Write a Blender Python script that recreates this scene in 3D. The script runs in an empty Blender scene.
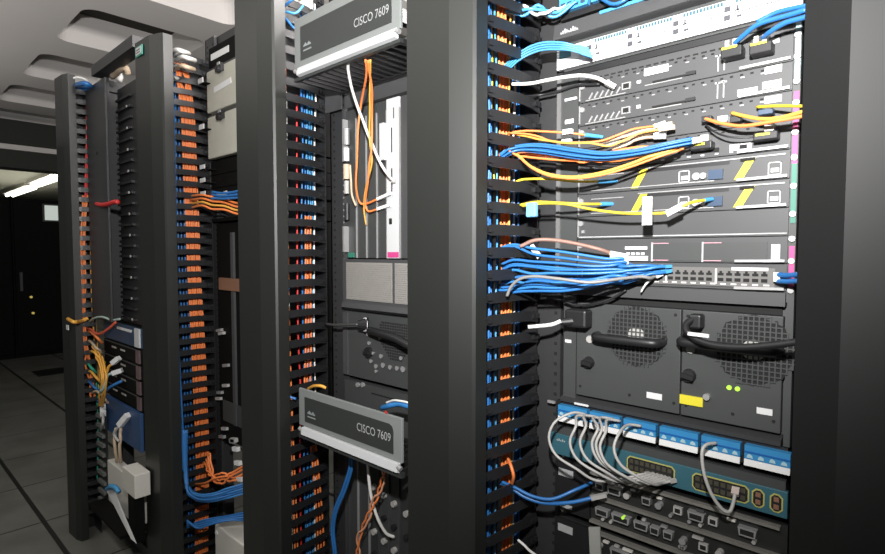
import bpy, math, random
from mathutils import Vector, Matrix
random.seed(7)
SC = bpy.context.scene
COL = SC.collection
PI = math.pi
# ------------------------------------------------------------------ camera
CAM_H = 1.42
FPX = 540.0
RZ = PI/2 - math.atan2(592, 540)
TILT = math.atan(25/540)
cd = bpy.data.cameras.new('camera'); cd.sensor_width = 36.0; cd.lens = FPX/885*36.0; cd.clip_start = 0.01
cam = bpy.data.objects.new('camera', cd); COL.objects.link(cam)
cam.location = (0, 0, CAM_H); cam.rotation_euler = (PI/2 - TILT, 0, RZ)
SC.camera = cam
# ------------------------------------------------------------------ world, lamps, exposure
w = bpy.data.worlds.new('room_ambience'); SC.world = w; w.use_nodes = True
bg = w.node_tree.nodes['Background']; bg.inputs[0].default_value = (0.96, 1.0, 0.95, 1); bg.inputs[1].default_value = 0.09
SC.view_settings.view_transform = 'Standard'
SC.view_settings.look = 'None'
SC.view_settings.gamma = 1.0
SC.view_settings.use_curve_mapping = False
SC.view_settings.exposure = 0.0

def ray(px, py):
    R = Vector((math.cos(RZ), math.sin(RZ), 0))
    F = Vector((-math.sin(RZ)*math.cos(TILT), math.cos(RZ)*math.cos(TILT), -math.sin(TILT)))
    U = R.cross(F)
    return F + (px-442.5)/FPX*R - (py-277)/FPX*U
def at(px, py, y):                      # where the sight line through a pixel meets the vertical plane Y = y
    d = ray(px, py); s = y/d.y
    return Vector((d.x*s, y, CAM_H + d.z*s))
def lamp(name, kind, loc, aim, energy, color=(1, 1, 1), **kw):
    l = bpy.data.lights.new(name, kind); l.energy = energy; l.color = color
    for k, v in kw.items(): setattr(l, k, v)
    o = bpy.data.objects.new(name, l); COL.objects.link(o); o.location = loc
    o.rotation_euler = (Vector(aim)-Vector(loc)).to_track_quat('-Z', 'Y').to_euler()
    return o
# the photographer's flash, just above the lens and tipped up
fl = Vector((-0.02, -0.02, CAM_H+0.34))
lamp('camera_flash', 'SPOT', fl, fl + ray(440, 60), 270, (1, 0.985, 0.97), spot_size=math.radians(150), spot_blend=1.0, shadow_soft_size=0.025)
# unseen area lights added over the aisle to give the posts their sheen
for X in (-0.75, -2.2, -3.6):
    lamp('added_aisle_light', 'AREA', (X, -0.75, 2.93), (X, -0.75, 0), 11, (1, 0.97, 0.9), shape='RECTANGLE', size=1.4, size_y=0.6)
# unseen light added above the racks to brighten the ceiling recess walls
lamp('added_coffer_light', 'AREA', (-0.9, 1.5, 2.5), (-5.2, 1.3, 3.0), 64, (1, 0.95, 0.92), shape='RECTANGLE', size=1.6, size_y=0.25)

lamp('added_ceiling_wash', 'AREA', (-5.2, -0.1, 2.1), (-5.2, 0.1, 3.0), 11, (1, 0.96, 0.93), shape='RECTANGLE', size=3.4, size_y=0.8)  # uplight added out of view to brighten the soffits
# uplight added to brighten the far hall ceiling beyond the beam
lamp('added_far_uplight', 'AREA', (-11.5, 1.9, 2.2), (-11.5, 1.9, 3.0), 9, (1, 0.97, 0.85), shape='RECTANGLE', size=3.0, size_y=1.5)

# ------------------------------------------------------------------ materials
MATS = {}
def mat(name, color, rough=0.5, metal=0.0, noise=0.12, scale=40, emit=None, bump=0.0, spec=0.5):
    if name in MATS: return MATS[name]
    m = bpy.data.materials.new(name); m.use_nodes = True
    nt = m.node_tree; b = nt.nodes['Principled BSDF']
    b.inputs['Base Color'].default_value = (*color, 1); b.inputs['Roughness'].default_value = rough
    b.inputs['Metallic'].default_value = metal; b.inputs['Specular IOR Level'].default_value = spec
    if noise:
        tc = nt.nodes.new('ShaderNodeTexCoord'); n = nt.nodes.new('ShaderNodeTexNoise'); n.inputs['Scale'].default_value = scale
        n.inputs['Detail'].default_value = 4
        mx = nt.nodes.new('ShaderNodeMix'); mx.data_type = 'RGBA'
        mx.inputs['A'].default_value = (*[c*(1-noise) for c in color], 1); mx.inputs['B'].default_value = (*[min(1, c*(1+noise)) for c in color], 1)
        nt.links.new(tc.outputs['Object'], n.inputs['Vector']); nt.links.new(n.outputs['Fac'], mx.inputs['Factor'])
        nt.links.new(mx.outputs['Result'], b.inputs['Base Color'])
        if bump:
            bp = nt.nodes.new('ShaderNodeBump'); bp.inputs['Strength'].default_value = bump; bp.inputs['Distance'].default_value = 0.002
            nt.links.new(n.outputs['Fac'], bp.inputs['Height']); nt.links.new(bp.outputs['Normal'], b.inputs['Normal'])
    if emit:
        b.inputs['Emission Color'].default_value = (*emit[0], 1); b.inputs['Emission Strength'].default_value = emit[1]
    MATS[name] = m
    return m
POST = mat('post paint', (0.0098, 0.0108, 0.0095), 0.45, 0.0, 0.06, 12, spec=0.7)
FING = mat('black plastic', (0.0125, 0.0128, 0.014), 0.4, 0, 0.1, 60)
RAIL = mat('rail paint', (0.03, 0.0305, 0.032), 0.45, 0, 0.1, 60)
HOLE = mat('dark hole', (0.004, 0.004, 0.004), 0.8, 0, 0)
GREY = mat('chassis grey', (0.051, 0.0515, 0.0535), 0.5, 0, 0.06, 30)
GREYD = mat('chassis dark grey', (0.043, 0.046, 0.0455), 0.5, 0, 0.06, 30)
COVER = mat('cover grey', (0.185, 0.197, 0.193), 0.45, 0, 0.04, 30)
COVERD = mat('cover dark grey', (0.028, 0.031, 0.03), 0.5, 0, 0.05, 30)
SILV = mat('bright metal', (0.40, 0.40, 0.40), 0.4, 0.5, 0.05, 80)
WHITE = mat('white plate', (0.5, 0.51, 0.52), 0.5, 0, 0.03, 50)
PAPER = mat('label paper', (0.6, 0.6, 0.6), 0.65, 0, 0.04, 120)
PRINT = mat('print', (0.34, 0.35, 0.35), 0.6, 0, 0)
INK = mat('ink', (0.05, 0.05, 0.06), 0.6, 0, 0)
BLACK = mat('black', (0.012, 0.012, 0.013), 0.45, 0, 0.1, 50)
BLUE = mat('blue jacket', (0.022, 0.135, 0.38), 0.4, 0, 0.12, 20)
LBLUE = mat('light blue', (0.06, 0.27, 0.52), 0.4, 0, 0.1, 40)
ORANGE = mat('orange jacket', (0.80, 0.22, 0.06), 0.45, 0, 0.12, 30)
AMBER = mat('amber jacket', (0.72, 0.36, 0.06), 0.45, 0, 0.12, 30)
YELLOW = mat('yellow jacket', (0.62, 0.46, 0.03), 0.45, 0, 0.08, 30)
YTAPE = mat('yellow tape', (0.6, 0.52, 0.03), 0.5, 0, 0.05, 30)
WHITEC = mat('white jacket', (0.72, 0.71, 0.68), 0.45, 0, 0.05, 30)
GREYC = mat('grey jacket', (0.36, 0.35, 0.335), 0.45, 0, 0.08, 30)
BEIGE = mat('beige jacket', (0.52, 0.4, 0.28), 0.5, 0, 0.1, 30)
RED = mat('red jacket', (0.55, 0.03, 0.03), 0.5, 0, 0.1, 30)
GREENC = mat('green jacket', (0.02, 0.32, 0.2), 0.5, 0, 0.1, 30)
PANELB = mat('panel blue', (0.03, 0.19, 0.40), 0.4, 0, 0.06, 40)
TEAL = mat('teal face', (0.03, 0.10, 0.13), 0.45, 0, 0.05, 40)
OLIVE = mat('yellow green outline', (0.36, 0.34, 0.1), 0.5, 0, 0.05, 40)
PINK = mat('pink tape', (0.5, 0.05, 0.2), 0.5, 0, 0.06, 60)
GTAPE = mat('green tape', (0.03, 0.17, 0.12), 0.5, 0, 0.06, 60)
BTAPE = mat('pale blue tape', (0.3, 0.45, 0.5), 0.5, 0, 0.06, 60)
VENT = mat('vent beige grey', (0.23, 0.22, 0.205), 0.6, 0, 0.05, 60)
CASE = mat('case grey', (0.42, 0.41, 0.35), 0.55, 0, 0.08, 20)
CREAM = mat('cream plastic', (0.6, 0.58, 0.53), 0.5, 0, 0.04, 30)
NAVY = mat('navy face', (0.03, 0.055, 0.10), 0.4, 0, 0.08, 30)
LEDG = mat('green led', (0.3, 0.6, 0.05), 0.4, 0, 0, emit=((0.5, 0.9, 0.08), 0.6))
LEDY = mat('amber led', (0.6, 0.5, 0.05), 0.4, 0, 0, emit=((1, 0.75, 0.2), 0.35))
SCREEN = mat('lit screen', (0.3, 0.32, 0.3), 0.4, 0, 0, emit=((0.9, 1, 0.92), 0.45))
TUBE = mat('fluorescent tube', (0.9, 0.9, 0.85), 0.5, 0, 0, emit=((1, 0.97, 0.85), 6.0))
CAB = mat('cabinet black', (0.004, 0.004, 0.0038), 0.7, 0, 0.1, 10, spec=0.12)
PLASTER = mat('ceiling paint', (0.70, 0.67, 0.645), 0.9, 0, 0.05, 3)
RECESS_TOP = mat('dark recess top', (0.035, 0.03, 0.024), 0.9, 0, 0.1, 5)  # dark brown on the recess tops
BEAM = mat('beam paint', (0.03, 0.032, 0.027), 0.8, 0, 0.05, 5)
WALLM = mat('dark wall', (0.06, 0.062, 0.058), 0.9, 0, 0.05, 3)
BROWN = mat('brown plastic', (0.2, 0.1, 0.06), 0.5, 0, 0.1, 30)

# ------------------------------------------------------------------ mesh helpers
class MB:
    def __init__(s): s.v = []; s.f = []; s.m = []; s.mi = 0
    def add(s, vs, fs):
        o = len(s.v); s.v += [tuple(x) for x in vs]; s.f += [tuple(i+o for i in f) for f in fs]; s.m += [s.mi]*len(fs); return s
    def box(s, x0, x1, y0, y1, z0, z1):
        x0, x1 = min(x0, x1), max(x0, x1); y0, y1 = min(y0, y1), max(y0, y1); z0, z1 = min(z0, z1), max(z0, z1)
        return s.add([(x0,y0,z0),(x1,y0,z0),(x1,y1,z0),(x0,y1,z0),(x0,y0,z1),(x1,y0,z1),(x1,y1,z1),(x0,y1,z1)],
                     [(0,3,2,1),(4,5,6,7),(0,1,5,4),(1,2,6,5),(2,3,7,6),(3,0,4,7)])
    def hull(s, a, b):                  # two rings of equal length -> closed solid
        n = len(a)
        return s.add(list(a)+list(b), [tuple(range(n))[::-1], tuple(range(n, 2*n))] + [(i, (i+1) % n, n+(i+1) % n, n+i) for i in range(n)])
    def prism_z(s, poly, z0, z1): return s.hull([(x, y, z0) for x, y in poly], [(x, y, z1) for x, y in poly])
    def prism_y(s, poly, y0, y1): return s.hull([(x, y0, z) for x, z in poly], [(x, y1, z) for x, z in poly])
    def prism_x(s, poly, x0, x1): return s.hull([(x0, y, z) for y, z in poly], [(x1, y, z) for y, z in poly])
    def cyl(s, p0, p1, r0, r1=None, n=12):
        p0, p1 = Vector(p0), Vector(p1); r1 = r0 if r1 is None else r1
        d = (p1-p0).normalized(); a = d.orthogonal().normalized(); b = d.cross(a)
        ring = lambda p, r: [p + r*(math.cos(2*PI*i/n)*a + math.sin(2*PI*i/n)*b) for i in range(n)]
        return s.hull(ring(p0, r0), ring(p1, r1))
    def obox(s, p0, p1, wx, wz, up=(0, 0, 1)):       # bar from p0 to p1 of width wx and height wz
        p0, p1 = Vector(p0), Vector(p1); d = (p1-p0).normalized(); up = Vector(up)
        sd = d.cross(up)
        sd = sd.normalized() if sd.length > 1e-4 else d.orthogonal().normalized()
        u2 = sd.cross(d)
        r = lambda p: [p+sd*a*wx/2+u2*b*wz/2 for a, b in ((-1,-1),(1,-1),(1,1),(-1,1))]
        return s.hull(r(p0), r(p1))
    def tube(s, pts, r, n=7, sub=6):
        P = [Vector(p) for p in pts]
        if len(P) > 2:
            Q = []
            E = [2*P[0]-P[1]] + P + [2*P[-1]-P[-2]]
            for i in range(1, len(E)-2):
                a, b, c, d = E[i-1:i+3]
                for k in range(sub):
                    t = k/sub
                    Q.append(0.5*((2*b)+(c-a)*t+(2*a-5*b+4*c-d)*t*t+(3*b-a-3*c+d)*t**3))
            Q.append(P[-1]); P = Q
        rings = []; nrm = None
        for i, p in enumerate(P):
            d = (P[min(i+1, len(P)-1)]-P[max(i-1, 0)]).normalized()
            nrm = d.orthogonal().normalized() if nrm is None else (nrm-d*nrm.dot(d)).normalized()
            b = d.cross(nrm)
            rings.append([p+r*(math.cos(2*PI*k/n)*nrm+math.sin(2*PI*k/n)*b) for k in range(n)])
        vs = [v for q in rings for v in q]; fs = [tuple(range(n))[::-1], tuple(range(len(vs)-n, len(vs)))]
        for i in range(len(rings)-1):
            for k in range(n):
                fs.append((i*n+k, i*n+(k+1) % n, (i+1)*n+(k+1) % n, (i+1)*n+k))
        return s.add(vs, fs)
    def build(s, name, m, parent=None, bevel=0, smooth=False, org=None):
        """link as ONE mesh object; coordinates given in world space"""
        o_ = Vector((0, 0, 0)); p = parent
        if parent is not None:
            while p is not None: o_ += p.location; p = p.parent
            loc = Vector((0, 0, 0))
        else:
            xs = [v[0] for v in s.v]; ys = [v[1] for v in s.v]; zs = [v[2] for v in s.v]
            o_ = Vector(org) if org else Vector(((min(xs)+max(xs))/2, (min(ys)+max(ys))/2, min(zs)))
            loc = o_.copy()
        me = bpy.data.meshes.new(name)
        me.from_pydata([(v[0]-o_.x, v[1]-o_.y, v[2]-o_.z) for v in s.v], [], s.f)
        ms = m if isinstance(m, (list, tuple)) else [m]
        for x in ms: me.materials.append(x)
        if len(ms) > 1: me.polygons.foreach_set('material_index', s.m)
        if smooth: me.polygons.foreach_set('use_smooth', [True]*len(me.polygons))
        me.update()
        o = bpy.data.objects.new(name, me); COL.objects.link(o); o.location = loc
        if parent is not None: o.parent = parent
        if bevel:
            b = o.modifiers.new('bevel', 'BEVEL'); b.width = bevel; b.segments = 2; b.limit_method = 'ANGLE'
        return o
def box(name, m, b, parent=None, bevel=0, **k): return MB().box(*b).build(name, m, parent, bevel, **k)
def tag(o, label, cat, group=None):
    o['label'] = label; o['category'] = cat
    if group: o['group'] = group
    return o
def lab(o, label): o['label'] = label; return o
def thing(name, loc, label, cat, group=None):
    o = bpy.data.objects.new(name, None); o.empty_display_size = 0.05; COL.objects.link(o); o.location = loc
    return tag(o, label, cat, group)
def struct(o): o['kind'] = 'structure'; return o
def writing(s, name, p, height, m, parent, depth=0.0006, width=None):
    c = bpy.data.curves.new('lettering', 'FONT'); c.body = s; c.size = 1.0; c.extrude = 0
    t = bpy.data.objects.new('lettering', c); COL.objects.link(t)
    dg = bpy.context.evaluated_depsgraph_get(); me = bpy.data.meshes.new_from_object(t.evaluated_get(dg))
    bpy.data.objects.remove(t); bpy.data.curves.remove(c)
    vs = [v.co.copy() for v in me.vertices]; x1 = max(v.x for v in vs); h = max(v.y for v in vs)
    sz = height/h; sx = sz if width is None else width/x1
    mb = MB(); mb.add([(p[0]+v.x*sx, p[1], p[2]+v.y*sz) for v in vs], [tuple(q.vertices) for q in me.polygons])
    n = len(mb.v)
    bpy.data.meshes.remove(me)
    return mb.build(name, m, parent)

YF = 1.061            # plane of the equipment faces
def q(px, py, y=YF):
    p = at(px, py, y); return p.x, p.z
def plate(name, m, pts, parent, y=YF, d=0.002, sink=0.0):      # thin plate standing proud of plane y, corners (left, right, bottom, top)
    x0, x1, z0, z1 = pts
    return box(name, m, (x0, x1, y-d, y+sink, z0, z1), parent)
def pbox(px0, py0, px1, py1, y=YF):                            # upper left and lower right sight lines -> x0, x1, z0, z1 (mean of both ends)
    mx, my = (px0+px1)/2, (py0+py1)/2
    sk = abs((my-252)/(mx+150))*(px1-px0)/2            # the slant of a level edge across the box
    a = at(px0, my, y); b = at(px1, my, y); h = max(0.8, (py1-py0)/2-sk)
    return a.x, b.x, at(mx, my+h, y).z, at(mx, my-h, y).z

# ------------------------------------------------------------------ the room
def room():
    # floor of square raised-floor tiles
    fm = mat('floor tiles', (0.3, 0.3, 0.27), 0.5, 0, 0)
    nt = fm.node_tree; b = nt.nodes['Principled BSDF']
    tc = nt.nodes.new('ShaderNodeNewGeometry'); sx = nt.nodes.new('ShaderNodeSeparateXYZ'); nt.links.new(tc.outputs['Position'], sx.inputs[0])
    def seam(out, off, wdt):
        a = nt.nodes.new('ShaderNodeMath'); a.operation = 'ADD'; a.inputs[1].default_value = off+60.6; nt.links.new(out, a.inputs[0])
        d = nt.nodes.new('ShaderNodeMath'); d.operation = 'DIVIDE'; d.inputs[1].default_value = 0.606; nt.links.new(a.outputs[0], d.inputs[0])
        f = nt.nodes.new('ShaderNodeMath'); f.operation = 'FRACT'; nt.links.new(d.outputs[0], f.inputs[0])
        l = nt.nodes.new('ShaderNodeMath'); l.operation = 'LESS_THAN'; l.inputs[1].default_value = wdt/0.606; nt.links.new(f.outputs[0], l.inputs[0])
        return l
    s1 = seam(sx.outputs[0], 3.434, 0.010); s2 = seam(sx.outputs[1], -0.63, 0.022)
    mx = nt.nodes.new('ShaderNodeMath'); mx.operation = 'MAXIMUM'; nt.links.new(s1.outputs[0], mx.inputs[0]); nt.links.new(s2.outputs[0], mx.inputs[1])
    no = nt.nodes.new('ShaderNodeTexNoise'); no.inputs['Scale'].default_value = 3.5; no.inputs['Detail'].default_value = 6; nt.links.new(tc.outputs['Position'], no.inputs['Vector'])
    cr = nt.nodes.new('ShaderNodeValToRGB'); cr.color_ramp.elements[0].position = 0.3; cr.color_ramp.elements[0].color = (0.115, 0.115, 0.10, 1)
    cr.color_ramp.elements[1].position = 0.62; cr.color_ramp.elements[1].color = (0.165, 0.165, 0.148, 1); nt.links.new(no.outputs['Fac'], cr.inputs[0])
    mc = nt.nodes.new('ShaderNodeMix'); mc.data_type = 'RGBA'; mc.inputs['B'].default_value = (0.012, 0.012, 0.011, 1)
    nt.links.new(mx.outputs[0], mc.inputs['Factor']); nt.links.new(cr.outputs[0], mc.inputs['A']); nt.links.new(mc.outputs['Result'], b.inputs['Base Color'])
    struct(box('floor', fm, (-16, 1.6, -3.2, 3.6, -0.1, 0)))
    # waffle ceiling with rounded recesses
    mb = MB(); Z = 3.0; DZ = 0.235
    def cell(cx0, cx1, cy0, cy1, ox0, ox1, oy0, oy1, r=0.10, k=6):
        pts = []
        for (cx, cy, a0) in ((ox1-r, oy1-r, 0), (ox0+r, oy1-r, 90), (ox0+r, oy0+r, 180), (ox1-r, oy0+r, 270)):
            for i in range(k+1):
                a = math.radians(a0+90*i/k); pts.append((cx+r*math.cos(a), cy+r*math.sin(a)))
        out = []
        corners = [(cx1, cy1), (cx0, cy1), (cx0, cy0), (cx1, cy0)]
        for ci in range(4):
            for i in range(k+1): out.append(corners[ci])
        n = len(pts); o = len(mb.v)
        mb.mi = 0
        vs = [(x, y, Z) for x, y in out] + [(x, y, Z) for x, y in pts] + [(x, y, Z+DZ) for x, y in pts]
        fs = []
        for i in range(n):
            j = (i+1) % n
            fs.append((i, j, n+j, n+i) if out[i] != out[j] else (i, n+j, n+i))
            fs.append((n+i, n+j, 2*n+j, 2*n+i))
        mb.add(vs, fs)
        mb.mi = 1; mb.add([(x, y, Z+DZ) for x, y in pts], [tuple(range(n))])
    px, py = 1.18, 1.18
    for i in range(-3, 6):
        for j in range(-3, 2):
            ox1 = -4.10-px*i; ox0 = ox1-0.775; oy0 = 1.075+py*j; oy1 = oy0+0.80
            if ox0 < -9.2: continue
            cell((ox0+ox1-px)/2, (ox0+ox1+px)/2, (oy0+oy1-py)/2, (oy0+oy1+py)/2, ox0, ox1, oy0, oy1)
    struct(mb.build('ceiling', [PLASTER, RECESS_TOP]))
    struct(box('trim_1', BEAM, (-8.5, -8.2, -3.2, 3.6, 2.43, 3.0)))
    struct(box('trim_2', PLASTER, (-8.2, -8.16, -3.2, 3.6, 2.64, 2.70)))
    struct(box('trim_3', mat('far ceiling', (0.6, 0.6, 0.5), 0.9, 0, 0.05, 2), (-16, -8.5, -3.2, 3.6, 2.72, 2.80)))
    struct(box('wall_left', WALLM, (-16.1, -16, -3.2, 3.6, 0, 2.8)))
    struct(box('wall_back', WALLM, (-16, 1.6, 3.6, 3.7, 0, 3.3)))
room()
for k, (X, Y) in enumerate(((-10.0, 2.32), (-12.6, 2.36))):
    t = thing('ceiling_light', (X-1.0, Y, 2.6), ('bright fluorescent ceiling light nearest the leftmost post, beyond the dark beam', 'bright fluorescent ceiling light at the far end over black cabinets')[k], 'light', 'fluorescent lights over the far cabinets')
    box('housing', CREAM, (X-2.2, X, Y-0.12, Y+0.12, 2.66, 2.72), t)
    for dy in (-0.05, 0.05): MB().cyl((X-2.15, Y+dy, 2.635), (X-0.05, Y+dy, 2.635), 0.03).build('tube', TUBE, t)
# black cabinets at the far end of the aisle
for k in range(5):
    y0 = -1.55+k*0.75
    t = thing('server_cabinet', (-9.4, y0+0.37, 0), ('tall black server cabinet, fifth counting leftward from the lit screen', 'tall black server cabinet, fourth counting leftward from the lit screen', 'tall black server cabinet, third counting leftward from the lit screen',
              'tall black server cabinet next left of the one with the lit screen', 'tall black server cabinet carrying a small lit screen and two amber lights')[k], 'cabinet', 'black cabinets at the far end')
    box('body', CAB, (-9.9, -9.03, y0, y0+0.74, 0, 2.13), t)
    box('door', CAB, (-9.03, -9.0, y0+0.02, y0+0.72, 0.06, 2.10), t, bevel=0.004)
    box('handle', RAIL, (-9.0, -8.97, y0+0.06, y0+0.09, 0.9, 1.15), t)
    if k == 4:
        for px, py in ((31, 297), (33, 313)):
            d = ray(px, py); s = -9.0/d.x
            MB().cyl((-9.0, d.y*s, CAM_H+d.z*s), (-8.985, d.y*s, CAM_H+d.z*s), 0.016).build('indicator_light', LEDY, t)
    if k == 4:
        d = ray(51, 213); s = -8.98/d.x; yy = d.y*s; zz = CAM_H+d.z*s
        f = box('display', BLACK, (-9.0, -8.96, yy-0.10, yy+0.10, zz-0.12, zz+0.12), t)
        box('screen', SCREEN, (-8.96, -8.955, yy-0.075, yy+0.075, zz-0.10, zz+0.10), f)
tag(box('floor_vent', BLACK, (-7.9, -7.5, 1.40, 1.72, 0, 0.004)), 'small dark grille in the floor before the far cabinets', 'vent')

# ------------------------------------------------------------------ open racks
def upright(mb, hb, x0, x1, z0, z1, y=YF+0.001, d=0.45):
    mb.box(x0, x1, y, y+0.012, z0, z1)
    mb.box(x0, x0+0.006, y, y+0.09, z0, z1)
    z = z0+0.05
    while z < z1-0.02:
        for h_, xx in zip(hb, (x1-0.012, x0+0.022)[:2 if x1-x0 > 0.05 else 1]):
            h_.box(xx-0.0035, xx+0.0035, y-0.0012, y, z-0.0035, z+0.0035)
        z += 0.0155*1.5
def rack(xl, w, label, y=YF, ztop=2.3, rw=0.085):
    t = thing('equipment_rack', (xl+w/2, y, 0), label, 'rack', 'open equipment racks in the row')
    for name, x0, x1 in (('upright', xl-rw, xl), ('upright', xl+w, xl+w+0.035)):
        mb, hb = MB(), (MB(), MB()); upright(mb, hb, x0, x1, 0.0, ztop, y+0.014)
        u = mb.build(name, RAIL, t)
        for h_ in hb: h_.build('mounting_holes', HOLE, u) if h_.v else None
    box('top_beam', RAIL, (xl-rw, xl+w+0.035, y+0.03, y+0.1, ztop-0.06, ztop), t)
    box('base_beam', RAIL, (xl-rw, xl+w+0.035, y+0.013, y+0.45, 0, 0.06), t)
    for x0, x1 in ((xl-rw, xl-rw+0.03), (xl+w+0.005, xl+w+0.035)):
        box('rear_upright', RAIL, (x0, x1, y+0.47, y+0.5, 0, ztop), t)
        box('side_beam', RAIL, (x0, x1, y+0.1, y+0.47, ztop-0.05, ztop), t)
    return t
XA, WA = -0.620, 0.448
XB, XC = -1.394, -2.297
rack(XA, WA, 'dark open rack holding the big switch chassis, nearest the right picture edge')
rack(XB, WA, 'dark open rack holding the chassis with vertical cards and two grey covers')
rack(XC, WA, 'dark open rack holding the two grey clasped cases', ztop=2.34)

# ------------------------------------------------------------------ cable managers: folded cover post + cable fingers
PITCH = 0.0468
class Man: pass
def manager(label, prof, tip, root, z_phase, zt, zb=0.0, lip=0.035, fmat=FING, fz0=0.09, fz1=None, back=True, paint=None):
    """prof: cover front outline (x, y) from left to right; tip/root: plan position of the finger ends"""
    M = Man(); M.tip = Vector(tip); M.root = Vector(root)
    t = thing('cable_manager', (prof[0][0], prof[0][1], 0), label, 'cable manager', 'vertical cable managers between the racks')
    M.t = t
    th = 0.004
    outer = [(prof[0][0], prof[0][1]+lip)] + list(prof) + [(prof[-1][0], prof[-1][1]+lip)]
    inner = [(outer[-1][0]-th, outer[-1][1]), (prof[-1][0]-th, prof[-1][1]+th)] + [(x, y+th) for x, y in prof[-2:0:-1]] + [(prof[0][0]+th, prof[0][1]+th), (outer[0][0]+th, outer[0][1])]
    # the folded sheet as a strip of hulls
    mb = MB(); ni = len(outer)
    inn = inner[::-1]
    for i in range(ni-1):
        mb.prism_z([outer[i], outer[i+1], inn[i+1], inn[i]], zb, zt)
    mb.box(prof[0][0]+th, prof[-1][0]-th, prof[-1][1]+0.002, prof[-1][1]+lip, zt-0.006, zt-0.001)
    c = mb.build('cover', paint or POST, t)
    # spine: back wall and middle web carrying the fingers
    if back:
        mb = MB()
        mb.box(prof[0][0]+0.01, root[0]-0.012, root[1]+0.004, root[1]+0.009, zb, zt-0.02)
        xm = prof[0][0]+0.02
        mb.box(xm-0.004, xm, prof[-1][1]+lip+0.004, root[1]+0.004, zb, zt-0.02)
        mb.build('spine', FING, t)
    # fingers
    T, Rr = M.tip, M.root; d = (Rr-T); L = d.length; d /= L; n = Vector((d.y, -d.x))       # n points out to the viewer side (+X)
    mesh = MB()
    def ring(s, zlo, zhi, off, thick=0.0035):
        p = T + d*s + n*off
        return [(p.x-n.x*thick, p.y-n.y*thick, zlo), (p.x, p.y, zlo), (p.x, p.y, zhi), (p.x-n.x*thick, p.y-n.y*thick, zhi)]
    st = [(0.0, -0.008, 0.008, 0.0), (0.012, -0.0115, 0.0115, 0.002), (0.05, -0.0105, 0.012, 0.003), (L*0.6, -0.0095, 0.012, 0.003), (L*0.8, -0.012, 0.010, 0.001), (L, -0.017, 0.008, -0.004)]
    for i in range(len(st)-1):
        a, b = st[i], st[i+1]
        mesh.hull(ring(a[0], a[1], a[2], a[3]), ring(b[0], b[1], b[2], b[3]))
    mesh.hull(ring(0.0, -0.0045, 0.0045, 0.006, 0.012), ring(0.010, -0.0045, 0.0045, 0.007, 0.012))     # rounded stop at the tip
    for s_ in (L*0.84, L*0.92): mesh.hull(ring(s_, -0.006, 0.004, 0.006, 0.01), ring(s_+0.006, -0.006, 0.004, 0.006, 0.01))
    k0 = math.ceil((zb+fz0-z_phase)/PITCH); k1 = math.floor(((fz1 or zt-0.03)-z_phase)/PITCH)
    proto = None; M.zs = [z_phase+k*PITCH for k in range(k0, k1+1)]
    for z in M.zs:
        if proto is None:
            proto = MB(); proto.v = [(x, y, zz+z) for x, y, zz in mesh.v]; proto.f = mesh.f; proto.m = mesh.m
            proto = proto.build('finger', fmat, t); z_first = z
        else:
            o = proto.copy(); COL.objects.link(o); o.parent = t; o.location = (0, 0, z-z_first)
    return M
def behind(M, px, py, d=0.04):
    """a point d metres behind the finger plane, on the sight line"""
    r = ray(px, py); T, Rr = M.tip, M.root; e = Rr-T
    # solve s*r = T + k*e
    det = r.x*(-e.y) - (-e.x)*r.y
    s = (T.x*(-e.y) - (-e.x)*T.y)/det
    p = Vector((r.x*s, r.y*s, CAM_H+r.z*s)); h = Vector((r.x, r.y, 0)).normalized()
    return p + h*d
A5 = manager('dark grey post cover at the right picture edge', [(-0.1355, 0.850), (-0.082, 0.806), (0.060, 0.826)], (0.055, 0.877), (0.07, 1.05), 1.465, 2.28, paint=mat('right post paint', (0.0095, 0.0098, 0.0098), 0.6, 0, 0.06, 12, spec=0.28))
A4 = manager('dark grey cable manager post left of the big switch chassis', [(-0.836, 0.805), (-0.7235, 0.812), (-0.677, 0.829), (-0.672, 0.835)], (-0.6772, 0.877), (-0.659, 1.05), 1.465, 2.28)
A3 = manager('dark grey cable manager post left of the two grey covers', [(-1.582, 0.805), (-1.467, 0.812), (-1.415, 0.830), (-1.410, 0.836)], (-1.4499, 0.88), (-1.4696, 1.05), 1.464, 2.28)
A2 = manager('dark grey cable manager post with a small white label near its top', [(-2.418, 0.805), (-2.285, 0.812), (-2.226, 0.833), (-2.220, 0.839)], (-2.298, 0.88), (-2.292, 1.05), 1.561, 2.262)
x0, z0 = q(135.5, 52, 0.805)
lb = box('label', mat('green edge', (0.05, 0.3, 0.22), 0.5, 0, 0), (-2.405, -2.335, 0.8015, 0.806, 2.20, 2.238), A2.t); lab(lb, 'small white label with a green edge')
box('label_face', PAPER, (-2.398, -2.342, 0.8005, 0.8016, 2.206, 2.234), lb)
for k in range(2): box('print_line', INK, (-2.392, -2.352, 0.8000, 0.8006, 2.212+k*0.010, 2.216+k*0.010), lb)
A1 = manager('narrow dark post at the left end of the row, standing on the floor tiles', [(-3.20, 0.700), (-3.09, 0.706), (-3.05, 0.72)], (-3.068, 0.752), (-3.064, 0.805), 1.30, 2.262, lip=0.03)

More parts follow.
